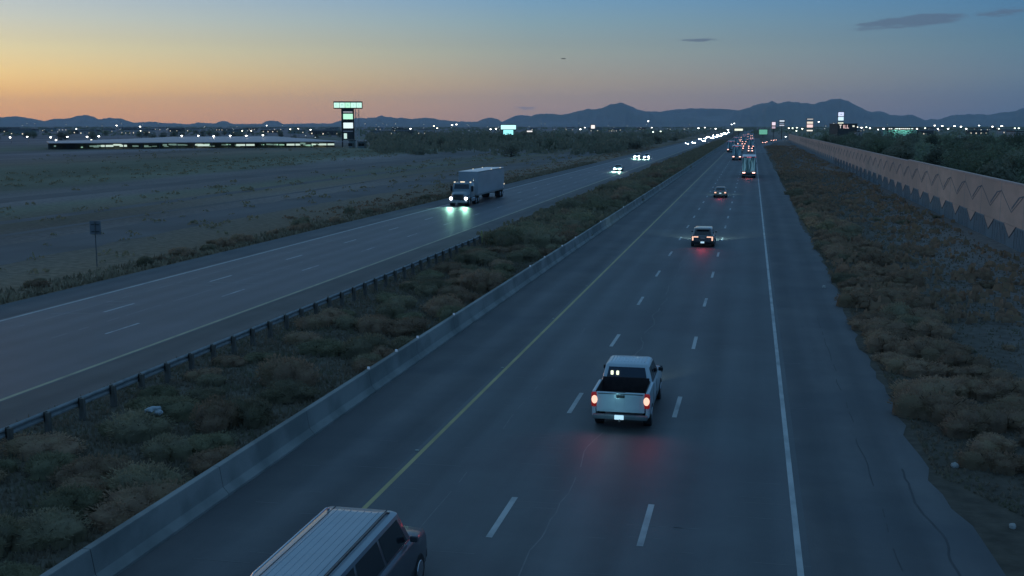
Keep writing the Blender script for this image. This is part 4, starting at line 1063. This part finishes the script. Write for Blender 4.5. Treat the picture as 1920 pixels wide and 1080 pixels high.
# tall pylon sign
D = 520; u = pxw(D); p = at(654, 278, D); root = empty('pylon_sign', (p.x, p.y, 0), YAW)
tag(root, 'tall pylon sign with five lit green letter squares on top, beside the long low building', 'sign')
def zpx(py, D_=D): return at(654, py, D_).z
MINT = emi('mint', (.62, 1, .80), 1.0); MINT2 = emi('mint_b', (.52, 1, .66), .98); ICE = emi('ice', (.82, .98, .98), 1.0); LET = emi('letter', (.22, .62, .42), .8)
MB().rbox(-26.5*u, 26.5*u, -.1, .7, zpx(204), zpx(190), .15).build('header_frame', BLACKP, root)
for k in range(5):
    x0 = (-25.5+k*10.3)*u; 
    q = MB().rbox(x0, x0+9.6*u, -.22, -.05, zpx(202), zpx(192.5), .06).build('letter_panel', (MINT, MINT, MINT2, MINT, MINT)[k], root)
    text('CMAIL'[k], 6.2*u, LET, q, (x0+4.8*u, -.24, zpx(197.3)), 0)
for x in (-11.5, 9.5): MB().rbox(x*u-.28, x*u+.28, .1, .6, 0, zpx(204), .04).build('post', BLACKP, root)
MB().rbox(-11*u, 9*u, .15, .55, zpx(245), zpx(204), .05).build('sign_back', BLACKP, root)
MB().rbox(-9*u, 8*u, -.02, .12, zpx(211), zpx(209), .03).build('name_strip', emi('greyp', (.55, .5, .5), .5), root)
a = MB().rbox(-9*u, 8.5*u, -.1, .12, zpx(223.5), zpx(213.5), .06).build('lit_panel', MINT2, root)
MB().rbox(-9*u, 8.5*u, -.1, .12, zpx(240.5), zpx(230), .06).build('lit_panel', ICE, root)
MB().rbox(-8.5*u, -3*u, -.02, .14, zpx(260), zpx(250), .05).build('small_panel', emi('smallp', (.7, .95, .8), .8), root)
MB().rbox(-11*u, 9*u, .2, .5, zpx(262), zpx(247), .05).build('sign_back', DARKM, root)
# lattice mast beside it
p = at(671, 277, D-4); root = empty('lattice_mast', (p.x, p.y, 0), YAW); tag(root, 'pale slim lattice mast right beside the tall pylon sign', 'mast')
ml = nmat('mast_pale', (.45, .42, .42), (.55, .52, .52), 3); zt_ = zpx(205)
for s in (-1, 1): MB().box(s*.75-.14, s*.75+.14, -.1, .1, 0, zt_).build('leg', ml, root)
lt = MB(); z = 3.0; s = 1
while z < zt_-1.4:
    lt.tube([(-.75*s, 0, z), (.75*s, 0, z+1.3)], .08, 5); z += 1.3; s = -s
lt.build('bracing', ml, root)
# cyan stepped billboard
D = 800; u = pxw(D); p = at(953, 262, D); root = empty('billboard', (p.x, p.y, 0), YAW); tag(root, 'glowing cyan stepped billboard in the dark wood left of the highway', 'billboard')
zz_ = lambda py: at(953, py, D).z
CY = emi('cyan', (.35, 1, 1), 1.1); CY2 = emi('cyan_white', (.55, 1, 1), 1.2)
MB().rbox(-14.5*u, 14.5*u, 0, .6, zz_(244.5), zz_(233), .1).build('frame', BLACKP, root); MB().rbox(-10*u, 10*u, 0, .6, zz_(254), zz_(245), .1).build('frame', BLACKP, root)
MB().rbox(-13.5*u, 14*u, -.15, .05, zz_(242.5), zz_(234.5), .1).build('lit_panel', CY2, root); MB().rbox(-9*u, 9*u, -.15, .05, zz_(252.5), zz_(243.8), .15).build('lit_panel', CY, root)
for x in (-6, 6): MB().box(x*u-.2, x*u+.2, .1, .5, 0, zz_(254)).build('post', DARKM, root)
# bar light and warm light cluster
def lit_sign(name, px0, px1, pys, D, cols, label, cat='sign', frame=True):
    u = pxw(D); pc = (px0+px1)/2; p = at(pc, 262, D); root = empty(name, (p.x, p.y, 0), YAW); tag(root, label, cat)
    h = lambda py: at(pc, py, D).z; w = (px1-px0)/2*u
    for (a, b), c in zip(pys, cols):
        if frame: MB().rbox(-w-u*.9, w+u*.9, 0, .4, h(b+.9), h(a-.9), .05).build('frame', BLACKP, root)
        MB().rbox(-w, w, -.15, .05, h(b), h(a), .06).build('lit_panel', c, root)
    lo_ = max(b for a, b in pys)
    MB().box(-.2, .2, .05, .35, 0, h(lo_)).build('post', DARKM, root)
    return root, h, u
lit_sign('lit_sign', 988, 998, [(245, 247.5)], 850, [emi('cream', (.95, .9, .85), 1)], 'small lit horizontal cream sign right of the cyan billboard')
lit_sign('lit_sign', 1108, 1115, [(234.5, 241)], 850, [emi('warmw', (1, .9, .8), 1.1)], 'warm white boxy lit sign in the wood below the big peak')
lit_sign('lit_sign', 1377, 1392, [(241.5, 245)], 1050, [emi('lime', (.95, 1, .72), 1.1)], 'wide pale yellow lit sign at the end of the oncoming headlights')
lit_sign('lit_sign', 1423, 1438, [(243, 252)], 900, [emi('green', (.12, .42, .22), .8)], 'dim green lit road sign above the departing traffic')
lit_sign('lit_sign', 1446.5, 1453, [(229, 235), (237, 241)], 800, [emi('rose', (1, .78, .85), .95), emi('rose2', (.8, .55, .62), .6)], 'pinkish two part lit sign, leftmost of the tall signs near the wall end')
lit_sign('lit_sign', 1460.5, 1469.5, [(225.5, 228.3), (230.5, 232), (234, 236)], 800, [emi('pale', (.8, .88, .95), .8), emi('pale2', (.35, .45, .6), .5), emi('pale3', (.7, .72, .85), .7)], 'tall sign of three pale stacked bars near the wall end')
lit_sign('lit_sign', 1512, 1523, [(222.5, 224.5), (228, 232), (233.5, 239), (243.5, 246)], 760, [emi('tan', (.75, .68, .6), .6), emi('tan2', (.95, .8, .62), .9), emi('pinkw', (1, .68, .62), .95), emi('cream2', (1, .92, .75), .9)], 'tall sign of four cream and pink lit panels above the wall end')
r_, h_, u_ = lit_sign('pylon_sign', 1570, 1580, [(210.5, 218), (219.3, 226), (229.5, 232.5)], 700, [emi('lav', (.70, .76, 1), 1.05), emi('skyw', (.66, .88, 1), 1.05), emi('cream3', (.95, .97, .72), .9)], 'tall blue and white lit pylon sign standing above the grove')
MB().rbox(-1.8*u_, 2.2*u_, -.20, -.12, h_(214.8), h_(214.0), .02).build('blue_mark', mat('blue_mark', (.02, .03, .2), .5), r_)
# store with red channel letters
D = 690; u = pxw(D); p = at(1584, 262, D); root = empty('store_building', (p.x, p.y, 0), YAW); tag(root, 'low store with glowing pink TILL letters below the blue pylon sign', 'building')
h = lambda py: at(1584, py, D).z
DW = nmat('store_wall', (.06, .055, .05), (.09, .08, .075), .6); MB().rbox(-14*u, 22*u, 0, 18, 0, h(232.5), .1).build('wall', DW, root)
MB().box(-14.5*u, 22.5*u, -.4, 18.4, h(232.5), h(231.6)).build('roof', DARKM, root)
text('T', 9*u, emi('tw', (1, .88, .78), 1.1), root, (-9*u, -.1, h(237.6)), 0); text('ILL', 9*u, emi('tp', (1, .62, .58), 1.1), root, (1.2*u, -.1, h(237.8)), 0)
MB().rbox(13*u, 17*u, -.12, .02, h(238), h(235), .05).build('lit_window', emi('win', (.9, .88, .7), .8), root)

# ------------------------------------------------------------------ buildings
# long low building behind the field
A = at(92, 282, 470); B = at(642, 279, 520)
ax = (B-A); ax.z = 0; Lb = ax.length; ang = math.atan2(ax.y, ax.x)
root = empty('market_building', (A.x, A.y, 0), ang); tag(root, 'long low open fronted building with pale flat roof behind the desert field', 'building')
RF = nmat('roof_pale', (.36, .28, .29), (.42, .33, .34), .05, .45, 4, (1, 1, 1), metal=.2)
mb = MB(); hb = 2.75
mb.add([(0, -2, hb), (Lb, -2, hb), (Lb, 150, 3.7), (Lb*.55, 150, 3.7), (Lb*.30, 90, 3.2), (0, 40, 3.0), (0, -2, hb-.3), (Lb, -2, hb-.3), (Lb, 150, 3.3), (Lb*.55, 150, 3.3), (Lb*.30, 90, 2.8), (0, 40, 2.7)],
       [(0, 1, 2, 3, 4, 5), (11, 10, 9, 8, 7, 6), (0, 6, 7, 1), (1, 7, 8, 2), (2, 8, 9, 3), (3, 9, 10, 4), (4, 10, 11, 5), (5, 11, 6, 0)])
mb.build('roof', RF, root)
MB().box(0, Lb, 14, 14.4, 0, hb-.32).build('wall', nmat('mall_wall', (.05, .06, .05), (.09, .10, .085), .3), root)
nb = int(Lb/7)
for k in range(nb+1): MB().box(k*Lb/nb-.18, k*Lb/nb+.18, -.9, -.5, 0, hb-.32).build('column', nmat('col_dark', (.06, .06, .06), (.09, .09, .09), 1), root)
r9 = random.Random(21); GW = emi('shop_green', (.45, .85, .62), .55); GW2 = emi('shop_white', (.75, .95, .82), .75); GW3 = emi('shop_dim', (.25, .42, .36), .5)
for k in range(40):
    x = r9.uniform(2, Lb-6); w_ = r9.uniform(.5, 3.0); z0 = r9.uniform(.4, 1.4); hh = r9.uniform(.2, .7)
    MB().box(x, x+w_, 13.8-r9.uniform(0, 9), 13.9, z0, z0+hh).build('lit_window', r9.choice((GW, GW3, GW3, GW3, GW2)), root)
for fx, w_ in ((.165, 5), (.225, 3), (.435+.05, 5), (.62, 8), (.80, 6), (.92, 7)):
    MB().box(Lb*fx, Lb*fx+w_, 3.0, 3.3, .9, 1.7).build('lit_window', GW2, root)
# booths by the pylon sign and a faint container
def house(px_, D, w_, dp, hh, col, label, cat='building', lit=0, gable=True, group=None, seed=0):
    p = at(px_, 262, D); root = empty('house' if gable else 'commercial_building', (p.x, p.y, 0), YAW + random.Random(seed).uniform(-.3, .3)); tag(root, label or '%s distant %s of the town, %s' % ({'beige_wall': 'beige', 'booth_wall': 'grey', 'store_wall': 'dark'}[col.name], 'gabled house' if gable else 'flat roofed house', near(px_)), cat, group)
    MB().box(-w_/2, w_/2, 0, dp, 0, hh).build('wall', col, root)
    if gable:
        MB().add([(-w_/2-.4, -.4, hh), (w_/2+.4, -.4, hh), (w_/2+.4, dp+.4, hh), (-w_/2-.4, dp+.4, hh), (-w_/2-.4, dp/2, hh+1.6), (w_/2+.4, dp/2, hh+1.6)], [(0, 1, 5, 4), (2, 3, 4, 5), (1, 2, 5), (3, 0, 4), (3, 2, 1, 0)]).build('roof', nmat('roof_dark', (.06, .055, .055), (.09, .08, .08), .5), root)
    else: MB().box(-w_/2-.25, w_/2+.25, -.25, dp+.25, hh, hh+.35).build('roof', DARKM, root)
    r = random.Random(seed+5)
    for k in range(4):
        x = -w_/2+w_*(k+.5)/4; f_ = MB().box(x-.6, x+.6, -.04, -.002, .9, 2.2)
        f_.build('window', GLASS if not (lit and k % max(1, 5-lit) == 0) else emi('homelight', (1, .85, .6), .9), root)
    MB().box(w_*.3, w_*.3+1, -.05, -.003, 0, 2.1).build('door', WOOD, root)
    return root
BW = nmat('booth_wall', (.16, .19, .18), (.22, .25, .24), .8)
house(658, 500, 8*.24, 3, 3.2, BW, 'small grey booth at the foot of the pylon sign', 'booth', 0, False, seed=1)
house(679, 498, 13*.24, 3, 2.6, BW, 'wider grey booth right of the pylon sign foot', 'booth', 0, False, seed=2)
BE = nmat('beige_wall', (.40, .34, .32), (.50, .42, .40), .6)
def lit_block(px_, D, w_, ztop, zbot, label):
    p = at(px_, 262, D); root = empty('commercial_building', (p.x, p.y, 0), YAW+.2); tag(root, label, 'building')
    MB().box(-w_/2, w_/2, 0, w_, 0, ztop).build('wall', BE, root); MB().box(-w_/2-.15, w_/2+.15, -.15, w_+.15, ztop, ztop+.25).build('roof', DARKM, root)
    MB().box(-w_*.1, w_*.05, -.05, 0, ztop-1.8, ztop-.5).build('window', GLASS, root)
    return root
lit_block(1611, 480, 2.4, at(1611, 247.5, 480).z, 0, 'small square beige building poking out of the grove')
lit_block(1912, 420, 4.6, at(1912, 247, 420).z, 0, 'pale pinkish building at the edge of the grove under green lamps')
# service station canopy with a long strip of lights
D = 700; u = pxw(D); p = at(1690, 262, D); root = empty('service_station', (p.x, p.y, 0), YAW); tag(root, 'green lit service station with a long row of ceiling lights beyond the grove', 'building')
h = lambda py: at(1690, py, D).z
TW = nmat('station_wall', (.22, .30, .28), (.30, .38, .36), .5)
MB().box(-34*u, 28*u, 0, 14, 0, h(244)).build('wall', TW, root); MB().box(-36*u, 30*u, -4, 15, h(240.3), h(238.8)).build('roof', DARKM, root)
for x in (-30, -12, 8, 26): MB().box(x*u-.2, x*u+.2, -3.6, -3.2, 0, h(240.3)).build('column', DARKM, root)
for k, x in enumerate((-28, -24, -16, -12.5, -9, -5.5, -2, 1.5, 5, 8.5, 14)): MB().rbox(x*u, (x+2.6)*u, -3.9, -3.5, h(242), h(240.6), .05).build('strip_light', emi('strip', (1, 1, .86), 1.3), root)
light(root, 'POINT', 'canopy_light', (-12*u, -2.8, h(241)), (.3, 1, .85), 700, .5); light(root, 'POINT', 'canopy_light', (8*u, -2.8, h(241)), (.3, 1, .85), 700, .5)
# town houses
r7 = random.Random(77)
for k in range(64):
    px_ = r7.choice([r7.uniform(-20, 640), r7.uniform(-20, 640), r7.uniform(690, 1280), r7.uniform(1600, 1920)]); D = r7.uniform(1100, 2600)
    house(px_, D, r7.uniform(12, 26), r7.uniform(9, 14), r7.uniform(3, 6), (BE, BW, DW)[r7.randrange(3)], None, 'house', r7.choice((2, 3, 4)), r7.random() < .6, 'distant houses of the town', seed=k+10)
# faint far lights of the town, one on each pole
L4 = ('tiny lamp of the distant town', 'faint distant town lamps')
for k in range(70):
    px_ = r7.choice([r7.uniform(20, 640), r7.uniform(690, 1330), r7.uniform(690, 1330), r7.uniform(1600, 1910)]); py_ = r7.uniform(230, 244)
    put_lamp(px_, py_, 1150, r7.choice('ffw') if r7.random() < .25 else 'f', *L4, sc=1.0)

# ------------------------------------------------------------------ small things
# sign seen from behind on the far verge
p = gnd(182, 500); root = empty('road_sign', (p.x, p.y, 0), YAW*.3); tag(root, 'back of a plain road sign on a post beside the far carriageway', 'road sign')
MB().rbox(-.03, .03, -.03, .03, 0, 3.25, .01).build('post', POLE, root)
MB().rbox(-.42, .42, .035, .05, 2.30, 3.25, .005).build('sign_panel', nmat('sign_back', (.14, .15, .165), (.18, .19, .205), 2, .5), root)
for z in (2.5, 3.0): MB().box(-.3, .3, .005, .035, z-.03, z+.03).build('bracket', DARKM, root)
# crumpled white bag in the median
bm = bmesh.new(); bmesh.ops.create_icosphere(bm, subdivisions=3, radius=.2)
for v in bm.verts:
    k = 1+.55*noise.noise(v.co*7); v.co = Vector((v.co.x*1.5*k, v.co.y*.9*k, max(0, v.co.z*.75*k+.15)))
me = bpy.data.meshes.new('plastic_bag'); bm.to_mesh(me); bm.free(); me.materials.append(nmat('bag_white', (.3, .34, .36), (.45, .48, .5), 6))
o = bpy.data.objects.new('plastic_bag', me); COL.objects.link(o); p = gnd(292, 803); o.location = (p.x, p.y, .45); o.rotation_euler = (0, 0, .6)
tag(o, 'crumpled white plastic bag caught in the median shrubs', 'bag')
def rock(px_, py_, s, label, seed):
    bm = bmesh.new(); bmesh.ops.create_icosphere(bm, subdivisions=2, radius=s)
    for v in bm.verts: v.co *= 1+.35*noise.noise(v.co*(2/s)+Vector((seed, 0, 0)))
    me = bpy.data.meshes.new('rock'); bm.to_mesh(me); bm.free(); me.materials.append(nmat('rock_pale', (.32, .30, .28), (.45, .43, .40), 5))
    o = bpy.data.objects.new('rock', me); COL.objects.link(o); p = gnd(px_, py_); o.location = (p.x, p.y, s*.45); tag(o, label, 'rock'); return o
rock(1790, 876, .11, 'pale stone on the dirt at the end of the shrub row', 1)
rock(1898, 990, .09, 'small pale stone on bare dirt beside the outer shoulder', 3)
rock(1545, 540, .12, 'pale stone in the dry shrubs at the outer shoulder edge', 5)
# road stud reflectors by the yellow line
STUD = nmat('stud', (.30, .30, .26), (.42, .42, .38), 4)
for k in range(16):
    y = 20+12.19*k
    if k == 0: so_ = MB().rbox(-.06, .06, -.05, .05, 0, .03, .01).build('road_stud', STUD)
    else: so_ = so_.copy(); COL.objects.link(so_)
    so_.location = (-9.84, y, .012); tag(so_, 'small raised road stud just left of the yellow line', 'road stud', 'road studs along the yellow line')
# light aircraft
root = empty('airplane', tuple(at(1057, 110, 2600)), YAW+R(70)); tag(root, 'tiny dark airplane high in the dusk sky', 'airplane')
AD = mat('plane_dark', (.05, .05, .06), .5)
MB().tube([(0, -5, 0), (0, -3, 0), (0, 3, .1), (0, 5.5, .3)], [.2, .8, .7, .15], 10).build('fuselage', AD, root)
MB().add([(-6.5, -.6, .6), (6.5, -.6, .6), (6.5, .7, .6), (-6.5, .7, .6), (-6.5, -.6, .8), (6.5, -.6, .8), (6.5, .7, .8), (-6.5, .7, .8)], [(0,3,2,1),(4,5,6,7),(0,1,5,4),(1,2,6,5),(2,3,7,6),(3,0,4,7)]).build('wing', AD, root)
MB().box(-2, 2, 4.6, 5.4, .3, .42).box(-.08, .08, 4.4, 5.5, .3, 1.9).build('tail', AD, root)
